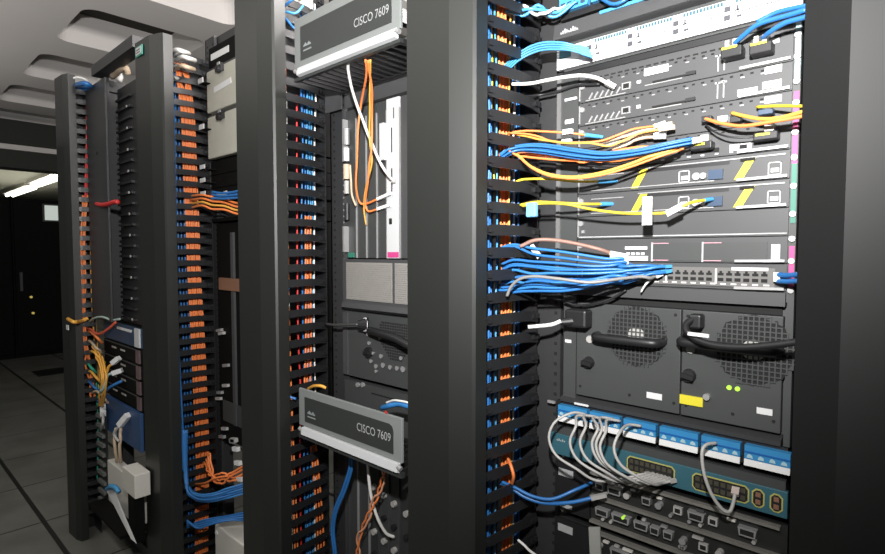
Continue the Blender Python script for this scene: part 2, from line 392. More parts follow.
# ------------------------------------------------------------------ cables
def cable(name, label, pts, r, m, group=None, plug=None, boot=None, cat='cable', n=7):
    CABLES.append([smooth_path(pts, 7), r, lambda P: lay_cable(P, name, label, r, m, group, plug, boot, cat, n)])
CABLES = []
def smooth_path(pts, sub):
    P = [Vector(p) for p in pts]; Q = []
    E = [2*P[0]-P[1]] + P + [2*P[-1]-P[-2]]
    for i in range(1, len(E)-2):
        a, b, c, d = E[i-1:i+3]
        k_ = max(sub, min(40, int((c-b).length/0.012)))
        for k in range(k_):
            t = k/k_; Q.append(0.5*((2*b)+(c-a)*t+(2*a-5*b+4*c-d)*t*t+(3*b-a-3*c+d)*t**3))
    return Q + [P[-1]]
def lay_cable(P, name, label, r, m, group, plug, boot, cat, n):
    o = MB().tube(P, r, n, 1).build(name, m, None, smooth=True); tag(o, label, cat, group)
    if plug or boot:
        d = (P[-1]-P[-4]).normalized()
        if boot:
            MB().cyl(P[-1]-d*0.003, P[-1]+d*boot[1], boot[2], boot[2]*0.85, 10).build('boot', boot[0], o)
        if plug:
            MB().obox(P[-1]-d*0.002, P[-1]+d*plug[1], plug[2], plug[3]).build('plug', plug[0], o)
def settle(steps=40):
    """push cables apart until none runs through another, then mesh them"""
    from mathutils.kdtree import KDTree
    ids = [(c, i) for c, cb in enumerate(CABLES) for i in range(len(cb[0]))]
    rmax = max(cb[1] for cb in CABLES)
    for s in range(steps):
        kd = KDTree(len(ids))
        for k, (c, i) in enumerate(ids): kd.insert(CABLES[c][0][i], k)
        kd.balance(); mv = {}
        for k, (c, i) in enumerate(ids):
            p = CABLES[c][0][i]; r = CABLES[c][1]
            for q_, k2, dist in kd.find_range(p, r+rmax+0.004):
                c2, i2 = ids[k2]
                if c2 == c: continue
                P2 = CABLES[c2][0]; a = P2[max(i2-1, 0)]; b = P2[min(i2+1, len(P2)-1)]; e = b-a
                t = max(0, min(1, (p-a).dot(e)/max(e.length_squared, 1e-12))); v = p-(a+e*t); need = r+CABLES[c2][1]+0.0007
                if v.length < need:
                    u = v.normalized() if v.length > 1e-5 else Vector((0, -1 if c < c2 else 1, 0.3 if c < c2 else -0.3)).normalized()
                    mv.setdefault((c, i), []).append(u*(need-v.length)*0.5)
        if not mv: break
        for (c, i), l in mv.items():
            d = sum(l, Vector())/len(l)
            P = CABLES[c][0]
            for j, w_ in ((-2, .3), (-1, .65), (0, 1), (1, .65), (2, .3)):
                if 0 <= i+j < len(P): P[i+j] = P[i+j]+d*w_*0.55
    for P, r, f in CABLES: f(P)
def run(M, way, n, spread, r, m, name, label, group, d=0.045, top=None):
    """n cables hanging down behind the fingers of a manager along the way points (pixel sight lines, top to bottom)"""
    wob = [random.uniform(-1.3, 1.3) for _ in way]; dj = [random.uniform(0, 0.02) for _ in way]
    for i in range(n):
        pts = []
        off = (i-(n-1)/2)*spread
        for k, (px, py) in enumerate(way):
            p = behind(M, px+off+wob[k]+random.uniform(-0.15, 0.15)*spread, py, d+(dj[k] if d > 0.02 else 0)+(i % 2)*0.011+random.uniform(-0.001, 0.001)); pts.append(p)
        a = pts[0].copy(); b = pts[-1].copy()
        if way[0][1] < 5 and top is None: a.z = 2.2; pts = [a]+pts
        if way[-1][1] > 545: b.z = 0.02; pts = pts+[b]
        cable(name, label, pts, r, m, group, n=6)
def col(x0, x1=None, ys=(0, 70, 140, 210, 277, 340, 410, 480, 554)):
    x1 = x0 if x1 is None else x1
    return [(x0+(x1-x0)*(y-ys[0])/(ys[-1]-ys[0]), y) for y in ys]
g4 = 'cables hanging in the manager left of the big switch chassis'
run(A4, col(490, 490), 2, 1.6, 0.0028, BLUE, 'network_cable', 'blue network cable hanging along the right edge of the post beside the big chassis', g4, 0.03)
run(A4, [(492, 0), (492.5, 60), (492, 130), (494, 180)], 1, 2, 0.002, YELLOW, 'fibre_cable', 'thin yellow cable hanging along the post beside the big chassis', None, 0.04)
run(A4, col(496, 496), 1, 2, 0.0022, LBLUE, 'network_cable', 'pale blue cable hanging just inside the fingers beside the big chassis', None, 0.04)
run(A4, col(503, 505.5), 5, 1.7, 0.0026, ORANGE, 'fibre_cable', 'orange fibre cable hanging behind the fingers beside the big chassis', g4+', orange')
run(A4, col(510, 510), 1, 2, 0.0023, AMBER, 'fibre_cable', 'amber fibre cable hanging beside the orange ones by the big chassis', None, 0.05)
run(A4, col(519, 519), 5, 3.0, 0.0030, BLUE, 'network_cable', 'blue network cable hanging deep behind the fingers beside the big chassis', g4+', deep blue', 0.075)
run(A4, col(514, 514), 1, 3.0, 0.0026, WHITEC, 'network_cable', 'white cable hanging among blue ones behind the fingers by the big chassis', None, 0.07)
run(A3, [(283, 75), (283.5, 140), (284.5, 215)], 2, 1.8, 0.0026, ORANGE, 'fibre_cable', 'orange fibre cable hanging before the fingers left of the upper lettered cover', 'orange cables before the fingers left of the upper cover', -0.012)
run(A3, [(284.5, 60), (284, 120), (284.5, 180), (285, 240), (286, 300), (289, 360), (292, 430), (295, 554)], 2, 2.4, 0.003, ORANGE, 'fibre_cable', 'orange fibre cable hanging along the post left of the grey covers', 'orange cables along the post left of the grey covers', 0.025)
run(A3, [(286, 90), (286, 170), (288, 330), (290, 450), (293, 554)], 1, 2, 0.002, WHITEC, 'network_cable', 'thin white cable hanging along the post left of the grey covers', None, 0.02)
run(A3, col(302.5, 307), 2, 3.2, 0.0032, BLUE, 'network_cable', 'blue network cable hanging behind the fingers left of the grey covers', 'blue cables left of the grey covers', 0.05)
run(A3, col(309, 311), 3, 2.6, 0.0030, LBLUE, 'network_cable', 'pale blue network cable hanging behind the fingers left of the grey covers', 'pale blue cables left of the grey covers', 0.06)
run(A3, col(314, 316), 1, 3.2, 0.003, WHITEC, 'network_cable', 'white network cable hanging behind the fingers left of the grey covers', None, 0.05)
run(A3, [(307, 215), (308, 260), (308, 340), (309, 400), (316, 470), (320, 554)], 3, 2.6, 0.0034, ORANGE, 'fibre_cable', 'orange fibre cable hanging mid-depth behind the fingers left of the grey covers', 'orange cables mid-depth left of the grey covers', 0.03)
run(A3, [(297, 90), (298, 200), (298, 330), (300, 400), (300, 480), (302, 554)], 1, 2.0, 0.003, RED, 'fibre_cable', 'red fibre cable hanging behind the fingers left of the grey covers', None, 0.045)
wo = [(181, 60), (186, 110), (190, 170), (193, 220), (195, 277), (198, 340), (200, 400), (201.5, 460), (202.5, 554)]
run(A2, wo, 8, 1.75, 0.0038, ORANGE, 'fibre_cable', 'orange fibre cable hanging behind the fingers left of the grey cases', 'orange cables left of the grey cases', 0.03)
run(A2, [(171, 70), (172.5, 120), (174, 200), (176, 277), (179, 350), (182, 420), (184, 470)], 2, 2.0, 0.0042, BLUE, 'network_cable', 'blue network cable hanging along the post with the small white label', 'blue cables along the post with the small white label', -0.012)
run(A2, [(179, 60), (180, 180), (182, 277), (186, 350), (189, 420), (191, 480), (192, 554)], 3, 3.2, 0.0035, BLUE, 'network_cable', 'blue network cable hanging between post and orange cables left of the grey cases', 'blue cables beside the orange ones left of the grey cases', 0.07)
run(A1, [(87.5, 88), (87.5, 130), (87, 200)], 2, 1.6, 0.004, RED, 'fibre_cable', 'red cable hanging at the top of the leftmost manager', 'red cables in the leftmost manager', 0.014)
run(A1, [(85, 195), (84, 240), (83, 280), (82.5, 320), (88, 360), (95, 400)], 3, 1.8, 0.0045, ORANGE, 'fibre_cable', 'orange cable hanging in the middle of the leftmost manager', 'orange cables in the leftmost manager', 0.014)
run(A1, [(93, 190), (92, 250), (94, 320), (98, 380), (103, 440)], 2, 2.5, 0.004, AMBER, 'fibre_cable', 'amber cable hanging in the leftmost manager beside the orange ones', 'amber cables in the leftmost manager', 0.02)
run(A1, [(98, 380), (99, 430), (100, 480)], 2, 3, 0.004, GREENC, 'network_cable', 'green cable hanging low in the leftmost manager', 'green cables in the leftmost manager', 0.014)

# ------------------------------------------------------------------ RIGHT RACK: big switch chassis with line cards
CH = thing('switch_chassis', (XA+WA/2, YF, 1.065), 'large grey switch chassis full of line cards with two fan power supplies', 'network switch')
CX0, CX1 = -0.605, -0.182
box('shell', GREY, (CX0, CX1, YF+0.012, YF+0.40, 1.09, 1.795), CH)
mb = MB()
mb.box(XA+0.003, -0.5725, YF-0.004, YF+0.012, 1.335, 1.795)       # fan tray strip at the left
fs = mb.build('fan_tray', GREYD, CH)
box('fan_tray_edge', mat('pale edge', (0.12, 0.12, 0.12), 0.5, 0, 0), (-0.622, -0.612, YF-0.008, YF-0.003, 1.335, 1.80), fs)
for (a, b_, c_, d_) in ((-0.603, -0.583, 1.697, 1.706), ):
    box('label', PAPER, (a, b_, YF-0.0055, YF-0.004, c_, d_), fs)
lb = plate('label', PAPER, pbox(566, 97, 578, 102), fs, YF-0.004, 0.0015)
box('bezel', GREY, (-0.5725, CX1, YF+0.002, YF+0.012, 1.335, 1.80), CH)
# top vent slot row
mb = MB()
for i in range(26):
    x = -0.56+i*0.0145; mb.box(x, x+0.009, YF+0.0005, YF+0.003, 1.781, 1.785)
mb.build('vent_slots', HOLE, CH)
mb = MB()
for i in range(24):
    x = -0.56+i*0.015; mb.box(x, x+0.004, YF+0.0012, YF+0.003, 1.772, 1.776)
mb.build('rivets', SILV, CH)
# coloured tape on the right flange
fl_ = box('mounting_flange', GREYD, (-0.1815, XA+WA, YF-0.003, YF+0.012, 1.09, 1.80), CH)
for zz0, zz1, m in ((1.700, 1.795, BTAPE), (1.606, 1.684, PINK), (1.500, 1.566, GTAPE), (1.566, 1.606, PINK), (1.468, 1.500, GTAPE), (1.355, 1.430, PINK)):
    box('tape', m, (-0.1805, XA+WA-0.001, YF-0.0045, YF-0.003, zz0, zz1), fl_)
for zz in (1.775, 1.74, 1.70, 1.665, 1.617, 1.576, 1.529, 1.483, 1.442, 1.405, 1.356):
    MB().cyl((-0.1768, YF-0.0075, zz), (-0.1768, YF-0.0045, zz), 0.005).build('screw', SILV, fl_)
SL = [1.782, 1.7345, 1.6865, 1.6385, 1.5905, 1.542, 1.494, 1.4465, 1.400, 1.3525]
FR = YF-0.002
def ejector(card, x0, x1, z, left=False):
    mb = MB()
    if left: mb.obox((x0, FR-0.004, z+0.003), (x1, FR-0.004, z-0.001), 0.006, 0.0042)
    else: mb.obox((x0, FR-0.004, z), (x1, FR-0.004, z+0.001), 0.006, 0.0045)
    return mb.build('ejector_lever', SILV, card)
cards = []
for i in range(9):
    zt, zb = SL[i]-0.0012, SL[i+1]+0.0012
    c = box('line_card', GREY, (-0.5705, -0.1835, FR, YF+0.01, zb, zt), CH); cards.append(c)
    box('edge_strip', GREYD, (-0.5705, -0.1835, FR-0.001, FR, zb, zb+0.0022), c)
    if i in (0, 1, 3, 4, 5, 7, 8): ejector(c, -0.262, -0.186, zb+0.003)
    box('bracket', SILV, (-0.5705, -0.568, FR-0.003, FR, zb+0.004, zt-0.004), c)
    MB().cyl((-0.563, FR-0.004, (zb+zt)/2+0.01), (-0.563, FR, (zb+zt)/2+0.01), 0.0055).build('thumb_screw', SILV, c)
def dots(card, zs, x0, x1, step, m=HOLE, w=0.005, h=0.003, name='vent_holes'):
    mb = MB(); x = x0
    while x < x1:
        mb.box(x, x+w, FR-0.0008, FR, zs-h/2, zs+h/2); x += step
    return mb.build(name, m, card)
# cards 1 and 2: control cards with memory slots, frames and labels
for i in (0, 1, 2):
    c = cards[i]; zb, zt = SL[i+1], SL[i]
    dots(c, zt-0.006, -0.55, -0.2, 0.016)
    dots(c, zt-0.0105, -0.54, -0.2, 0.031, SILV, 0.006, 0.002, 'rivets')
    if i < 2:
        mb = MB()
        for k in range(6): mb.obox((-0.548+k*0.012, FR-0.001, zb+0.006), (-0.540+k*0.012, FR-0.001, zb+0.018), 0.002, 0.003)
        mb.box(-0.555, -0.468, FR-0.003, FR, zb+0.0025, zb+0.0045)
        mb.build('connector_frame', SILV, c)
        j = box('jack', SILV, (-0.476, -0.458, FR-0.003, FR, zb+0.010, zb+0.024), c); box('jack_opening', HOLE, (-0.473, -0.461, FR-0.0036, FR-0.003, zb+0.0125, zb+0.0215), j)
        box('label', PAPER, (-0.446, -0.438, FR-0.001, FR, zb+0.017, zb+0.023), c)
        sl = box('card_slot', HOLE, (-0.415, -0.335, FR-0.001, FR, zb+0.012, zb+0.016), c)
        box('slot_frame', SILV, (-0.43, -0.36, FR-0.0008, FR, zb+0.0095, zb+0.0112), c)
        box('eject_button', BLACK, (-0.352, -0.335, FR-0.006, FR, zb+0.012, zb+0.018), c)
        mb = MB(); xx = -0.2885
        mb.box(xx-0.010, xx-0.008, FR-0.002, FR, zb+0.008, zb+0.037); mb.box(xx, xx+0.002, FR-0.002, FR, zb+0.008, zb+0.037); mb.box(xx-0.014, xx+0.006, FR-0.002, FR, zb+0.034, zb+0.037)
        mb.build('slot_guide', PRINT, c)
for i, pb in ((0, (645, 67, 669, 74)), ):
    a_ = q(656.5, 70.5); plate('label', PAPER, (q(645, 70)[0], q(669, 70)[0], a_[1]-0.007, a_[1]+0.007), cards[i], FR, 0.002)
for i, (x0, x1, z0, z1) in ((1, (-0.224, -0.199, 1.7215, 1.7335)), (1, (-0.227, -0.199, 1.697, 1.709)), (1, (-0.2655, -0.234, 1.692, 1.7035)), (2, (-0.2235, -0.198, 1.672, 1.6835)), (0, (-0.232, -0.204, 1.77, 1.778))):
    box('label', PAPER, (x0, x1, FR-0.0009, FR, z0, z1), cards[i])
# cards 4 and 5: fibre cards
for i in (3,):
    c = cards[i]; zb, zt = SL[i+1], SL[i]
    dots(c, zt-0.005, -0.55, -0.2, 0.02)
    for k in range(7):
        x = -0.53+k*0.045
        j = box('fibre_port', HOLE, (x, x+0.012, FR-0.002, FR, zb+0.010, zb+0.017), c)
    mb = MB()
    for k in range(14): mb.box(-0.54+k*0.024, -0.534+k*0.024, FR-0.0008, FR, zb+0.005, zb+0.0075)
    mb.build('print_marks', PAPER, c)
plate('label', PAPER, (q(730, 147)[0], q(752, 147)[0], q(741, 147)[1]-0.0055, q(741, 147)[1]+0.0055), cards[3], FR, 0.0009)
box('frame', SILV, (-0.52, -0.36, FR-0.0015, FR, SL[4]+0.024, SL[4]+0.026), cards[3])
# cards 5 and 6: yellow slash
for i in (4, 5):
    c = cards[i]; zb, zt = SL[i+1], SL[i]
    for x in (-0.455, -0.268):
        mb = MB(); mb.prism_y([(x, zb+0.005), (x+0.014, zb+0.005), (x+0.034, zt-0.008), (x+0.020, zt-0.008)], FR-0.0012, FR); mb.build('yellow_stripe', YTAPE, c)
    mb = MB()
    for (a, b_, z) in ((-0.54, -0.47, 0.036), (-0.54, -0.30, 0.006), (-0.44, -0.19, 0.041)): mb.box(a, b_, FR-0.002, FR, zb+z, zb+z+0.0018)
    mb.build('trim_line', SILV, c)
    box('recess', BLACK, (-0.43, -0.275, FR-0.0006, FR, zb+0.034, zb+0.040), c)
    box('handle_slot', HOLE, (-0.2575, -0.235, FR-0.004, FR, zt-0.012, zt-0.007), c)
    for x0 in (-0.362, -0.215):
        mb = MB(); mb.box(x0, x0+0.0015, FR-0.002, FR, zb+0.008, zb+0.03); mb.box(x0+0.018, x0+0.0195, FR-0.002, FR, zb+0.008, zb+0.03); mb.box(x0, x0+0.0195, FR-0.002, FR, zb+0.0285, zb+0.03); mb.box(x0, x0+0.0195, FR-0.002, FR, zb+0.008, zb+0.0095)
        mb.box(x0+0.004, x0+0.016, FR-0.001, FR, zb+0.013, zb+0.020); mb.build('label_frame', PAPER, c)
    mb = MB(); mb.cyl((-0.33, FR-0.006, zb+0.017), (-0.33, FR, zb+0.017), 0.007); mb.cyl((-0.318, FR-0.006, zb+0.017), (-0.318, FR, zb+0.017), 0.006); mb.build('fibre_receptacle', SILV, c)
    box('fibre_port', NAVY, (-0.309, -0.285, FR-0.005, FR, zb+0.009, zb+0.026), c)
# card 8: blank; card 9: two blank bays
c = cards[6]; box('trim_line', PRINT, (-0.569, -0.185, FR-0.001, FR, SL[7]+0.004, SL[7]+0.0062), c)
c = cards[6]
box('knob', SILV, (-0.5605, -0.5545, FR-0.004, FR, 1.46, 1.466), c)
c = cards[8]; zb, zt = SL[9], SL[8]
# port module of card nine: upper half bays, lower half ports
z1, z0 = 1.4375, 1.4035
for (a, b_) in ((-0.408, -0.318), (-0.315, -0.213)):
    f = box('blank_bay', GREYD, (a, b_, FR-0.002, FR, z0, z1), cards[7])
    box('pink_line', mat('faded pink', (0.5, 0.25, 0.3), 0.5, 0, 0), (a, a+0.03, FR-0.0026, FR-0.002, z1-0.0016, z1), f); box('pink_line', mat('faded pink', (0,0,0)), (a, a+0.03, FR-0.0026, FR-0.002, z0, z0+0.0016), f)
    box('bay_edge', PRINT, (a-0.003, a, FR-0.003, FR, z0-0.002, z1+0.001), f)
box('label', PAPER, (-0.207, -0.194, FR-0.001, FR, 1.405, 1.433), cards[7])
mb = MB()
for k in range(4): mb.box(-0.462+k*0.010, -0.455+k*0.010, FR-0.001, FR, 1.4145, 1.419)
mb.box(-0.465, -0.42, FR-0.0008, FR, 1.425, 1.431); mb.box(-0.463, -0.418, FR-0.002, FR, 1.403, 1.412)
mb.build('module_port_block', PAPER, cards[7])
pz0, pz1 = 1.3585, 1.392
pb = box('port_panel', mat('port panel', (0.12, 0.116, 0.112), 0.5, 0, 0.05, 40), (-0.565, -0.2, FR-0.003, FR, pz0, pz1), cards[8])
mb = MB(); mp = MB()
for gI in range(4):
    gx = -0.555+gI*0.0885
    for k in range(6):
        x = gx+k*0.0138
        mb.box(x, x+0.0095, FR-0.0038, FR-0.003, pz0+0.009, pz0+0.0150)
        mb.prism_y([(x, pz0+0.0195), (x+0.0095, pz0+0.0195), (x+0.0095, pz0+0.024), (x+0.0068, pz0+0.024), (x+0.0068, pz0+0.0275), (x+0.0027, pz0+0.0275), (x+0.0027, pz0+0.024), (x, pz0+0.024)], FR-0.0038, FR-0.003)
    mp.box(gx-0.0045, gx-0.0015, FR-0.004, FR-0.003, pz0+0.004, pz1-0.002)
mb.build('network_ports', HOLE, pb); mp.build('group_bars', PAPER, pb)
box('label_strip', PAPER, (-0.267, -0.21, FR-0.0042, FR-0.0035, pz1-0.0045, pz1+0.001), pb)
mb = MB()
for k in range(20): mb.box(-0.54+k*0.017, -0.531+k*0.017, FR-0.0035, FR-0.003, pz0+0.003, pz0+0.0055)
mb.build('print_marks', PAPER, pb)
box('sill', GREY, (-0.60, -0.184, YF-0.006, YF+0.012, 1.328, 1.351), CH)
# power supply bay
box('bay_left_wall', GREYD, (CX0+0.003, -0.572, YF-0.003, YF+0.012, 1.10, 1.325), CH)
box('gap', HOLE, (-0.595, -0.19, YF+0.008, YF+0.012, 1.312, 1.328), CH)
lip = MB().prism_x([(YF-0.010, 1.098), (YF+0.012, 1.107), (YF+0.012, 1.0895), (YF-0.010, 1.0905)], CX0, CX1-0.002).build('base_lip', RAIL, CH)
def psu(x0, x1, fx, fz, rad, hx0, hx1, hz, labels, knob):
    p = box('power_supply', GREYD, (x0, x1, YF-0.004, YF+0.012, 1.110, 1.311), CH, bevel=0.0015)
    y = YF-0.004
    MB().cyl((fx, y-0.0004, fz), (fx, y+0.002, fz), rad*1.02, n=8).build('fan_opening', HOLE, p)
    mb = MB(); s = 0.0085; k = int(rad/s)+1
    hw = lambda v: max(0.0, min(rad*0.985, rad*1.38-abs(v)))
    for i in range(-k, k+1):
        v = i*s
        if abs(v) > rad*0.97: continue
        e = hw(v)
        mb.box(fx+v-0.0011, fx+v+0.0011, y-0.003, y-0.0003, fz-e, fz+e)
        mb.box(fx-e, fx+e, y-0.0028, y-0.0003, fz+v-0.0011, fz+v+0.0011)
    mb.build('fan_grille', GREYD, p)
    MB().cyl((fx, y-0.0008, fz), (fx, y-0.0004, fz), rad*0.3, n=16).build('fan_hub', GREYC, p)
    h = MB(); h.tube([(hx0, y, hz), (hx0+0.004, y-0.022, hz), (hx0+0.02, y-0.03, hz), ((hx0+hx1)/2, y-0.032, hz), (hx1-0.02, y-0.03, hz), (hx1-0.004, y-0.022, hz), (hx1, y, hz)], 0.0085, 10)
    h.build('handle', BLACK, p, smooth=True)
    for lx, lz, lw, lh in labels: box('label', PAPER, (lx, lx+lw, y-0.001, y, lz, lz+lh), p)
    kx, kz = knob
    mb = MB(); mb.cyl((kx, y, kz), (kx, y-0.010, kz), 0.013, 0.011); mb.obox((kx-0.010, y-0.014, kz+0.002), (kx+0.012, y-0.014, kz-0.002), 0.010, 0.008); mb.build('power_knob', BLACK, p)
    mb = MB(); mb.add([], [])
    for a, b_ in ((0.01, 0.19), (0.01, 0.02), (x1-x0-0.01, 0.19), (x1-x0-0.01, 0.02), ((x1-x0)*0.55, 0.02)):
        mb.cyl((x0+a, y-0.001, 1.11+b_), (x0+a, y, 1.11+b_), 0.003, n=8)
    mb.build('screws', HOLE, p)
    MB().cyl((kx+0.002, y-0.004, kz+0.05), (kx+0.002, y, kz+0.05), 0.008).build('captive_screw', GREYC, p)
    return p
p1 = psu(-0.570, -0.3525, *q(637, 336), 0.061, -0.520, -0.385, q(637, 339)[1], [(-0.415, 1.131, 0.03, 0.012)], q(590, 362))
p2 = psu(-0.350, -0.186, *q(754, 350), 0.0625, -0.348, -0.190, q(735, 345)[1], [(-0.222, 1.139, 0.024, 0.011)], q(690, 375))
x, z = q(730, 387)
for k in range(2): MB().cyl((x+k*0.0135, YF-0.007, z), (x+k*0.0135, YF-0.004, z), 0.0042).build('indicator_light', LEDG, p2)
yt = box('yellow_tag', YTAPE, (*[q(681, 400)[0], q(704, 400)[0]], YF-0.008, YF-0.004, q(690, 404)[1], q(690, 395)[1]), CH)
x, z = q(708, 396); MB().cyl((x, YF-0.012, z), (x, YF-0.004, z), 0.006).build('thumb_screw', SILV, CH)
box('label', PAPER, (*pbox(577, 390.5, 591, 393)[:2], YF-0.012, YF-0.010, 1.090, 1.094), CH)
box('label', PAPER, (-0.598, -0.583, YF-0.004, YF-0.003, q(568, 341)[1]-0.003, q(568, 341)[1]+0.004), CH)

# ------------------------------------------------------------------ RIGHT RACK: switch above the chassis
SW = thing('network_switch', (XA+WA/2, YF, 1.811), 'grey and white network switch mounted directly above the big switch chassis', 'network switch')
box('case', GREYD, (XA+0.008, XA+WA-0.004, YF+0.004, YF+0.35, 1.812, 1.912), SW)
bz = MB().prism_x([(YF-0.02, 1.876), (YF+0.004, 1.872), (YF+0.004, 1.911), (YF-0.014, 1.909)], XA-0.006, XA+WA).build('bezel', GREY, SW)
mb = MB()
for k, h in enumerate((0.004, 0.007, 0.010, 0.007, 0.004, 0.007, 0.010, 0.007, 0.004)):
    mb.box(-0.607+k*0.0047, -0.6045+k*0.0047, YF-0.0215, YF-0.018, 1.884, 1.884+h)
mb.build('logo', PRINT, bz)
box('label', LBLUE, (q(600, 12, YF-0.016)[0], q(648, 5, YF-0.016)[0], YF-0.0185, YF-0.014, 1.9025, 1.9085), bz)
fp = box('port_face', WHITE, (XA-0.004, XA+WA, YF-0.006, YF+0.004, 1.8155, 1.862), SW)
mb = MB(); md = MB(); mg = MB()
for gI in range(4):
    gx = -0.535+gI*0.088
    mb.box(gx-0.018, gx-0.008, YF-0.0068, YF-0.006, 1.842, 1.851); mb.box(gx-0.018, gx-0.008, YF-0.0068, YF-0.006, 1.827, 1.836)
    for k in range(12):
        mb.box(gx+0.004+k*0.0055, gx+0.0065+k*0.0055, YF-0.0066, YF-0.006, 1.8365, 1.8385)
        md.box(gx+k*0.0058, gx+0.004+k*0.0058, YF-0.0066, YF-0.006, 1.854, 1.8605)
    mb.box(gx+0.002, gx+0.005, YF-0.0066, YF-0.006, 1.84, 1.849); mb.box(gx-0.001, gx+0.007, YF-0.0066, YF-0.006, 1.84, 1.842)
    mb.box(gx+0.002, gx+0.010, YF-0.0066, YF-0.006, 1.828, 1.832)
mb.build('port_openings', INK, fp); md.build('vent_grille', TEAL, fp)
box('badge', TEAL, (-0.618, -0.59, YF-0.0068, YF-0.006, 1.838, 1.856), fp)
box('shelf', BLACK, (XA+0.003, XA+WA-0.003, YF-0.002, YF+0.3, 1.797, 1.8085), SW)
# patch panel above it
UP = thing('patch_panel', (XA+WA/2, YF, 1.922), 'light blue patch panel at the very top of the right rack', 'patch panel')
box('panel', BLACK, (XA+0.002, XA+WA-0.002, YF, YF+0.06, 1.922, 2.01), UP)
for k in range(6):
    b_ = box('jack_block', LBLUE, (XA+0.004+k*0.074, XA+0.07+k*0.074, YF-0.012, YF, 1.935, 1.985), UP)
    mb = MB()
    for j in range(4): mb.box(XA+0.008+k*0.074+j*0.0155, XA+0.018+k*0.074+j*0.0155, YF-0.0128, YF-0.012, 1.94, 1.952)
    mb.build('jacks', NAVY, b_)

# ------------------------------------------------------------------ RIGHT RACK: below the chassis
BP = thing('patch_panel', (XA+WA/2, YF, 1.045), 'blue jack patch panel with white label strips below the power supplies', 'patch panel')
box('panel', BLACK, (XA+0.002, XA+WA-0.002, YF-0.004, YF+0.05, 1.046, 1.0885), BP)
for (a, b_) in ((562, 590.5), (593.5, 623), (627, 659), (663, 701), (704.5, 743), (747.5, 793)):
    x0 = q(a, 430)[0]; x1 = q(b_, 440)[0]
    j = box('jack_block', PANELB, (x0, x1, YF-0.018, YF-0.004, 1.0595, 1.0835), BP)
    mb = MB(); n = 4; w_ = (x1-x0)/n
    for k in range(n):
        cx = x0+w_*(k+0.5); mb.prism_y([(cx-w_*0.28, 1.062), (cx+w_*0.28, 1.062), (cx+w_*0.22, 1.0665), (cx-w_*0.05, 1.069), (cx-w_*0.22, 1.0665)], YF-0.0188, YF-0.018)
    mb.build('jack_openings', BTAPE, j)
    box('jack_ridge', mat('deep blue', (0.01, 0.09, 0.3), 0.4, 0, 0), (x0, x1, YF-0.0195, YF-0.018, 1.071, 1.0735), j)
    MB().prism_x([(YF-0.020, 1.048), (YF-0.017, 1.0475), (YF-0.014, 1.0590), (YF-0.018, 1.0590)], x0, x1).build('label_strip', PAPER, BP)
box('bracket', SILV, (XA-0.02, XA-0.002, YF-0.006, YF-0.001, 1.079, 1.0845), BP)

TS = thing('network_switch', (XA+WA/2, YF, 0.965), 'teal faced switch with yellow green port outlines below the blue panel', 'network switch')
box('case', BLACK, (XA+0.004, XA+WA-0.004, YF+0.004, YF+0.32, 0.967, 1.034), TS)
tf = box('front_panel', TEAL, (-0.632, XA+WA, YF-0.006, YF+0.004, 0.967, 1.0135), TS, bevel=0.001)
box('top_panel', GREYD, (XA+0.004, XA+WA-0.004, YF-0.003, YF+0.004, 1.0135, 1.030), TS)
mb = MB()
for k, h in enumerate((0.003, 0.005, 0.003, 0.005, 0.003)): mb.box(-0.615+k*0.0045, -0.6125+k*0.0045, YF-0.0066, YF-0.006, 0.998, 0.998+h)
mb.build('logo', PRINT, tf)
def outline(x0, x1, z0, z1, n, rows=2):
    y = YF-0.006; w_ = 0.0024
    o = MB(); r = min(0.006, (x1-x0)*0.3)
    o.prism_y([(x0+r, z0), (x1-r, z0), (x1, z0+r), (x1, z1-r), (x1-r, z1), (x0+r, z1), (x0, z1-r), (x0, z0+r)], y-0.0008, y)
    o = o.build('port_group', OLIVE, tf)
    mb = MB(); s = w_; r2 = r*0.8
    mb.prism_y([(x0+s+r2, z0+s), (x1-s-r2, z0+s), (x1-s, z0+s+r2), (x1-s, z1-s-r2), (x1-s-r2, z1-s), (x0+s+r2, z1-s), (x0+s, z1-s-r2), (x0+s, z0+s+r2)], y-0.0012, y-0.0008)
    mb.build('port_recess', BLACK, o)
    mb = MB(); st = (x1-x0-2*s-0.004)/n; mid = (z0+z1)/2
    for k in range(n):
        for zc in ((mid-(z1-z0)*0.20), (mid+(z1-z0)*0.20)):
            xx = x0+s+0.002+st*k; mb.box(xx+st*0.15, xx+st*0.85, y-0.0018, y-0.0012, zc-0.0042, zc+0.0042)
    mb.build('ports', BROWN if n < 3 else mat('port brown', (0.05, 0.045, 0.03), 0.5, 0, 0), o)
outline(q(628, 470)[0], q(676, 480)[0], 0.974, 1.0065, 8)
outline(q(693, 490)[0], q(750, 500)[0], 0.974, 1.0065, 8)
outline(q(752.5, 500)[0], q(765.5, 500)[0], 0.974, 1.0065, 1)
outline(q(770.5, 500)[0], q(784, 500)[0], 0.974, 1.0065, 1)

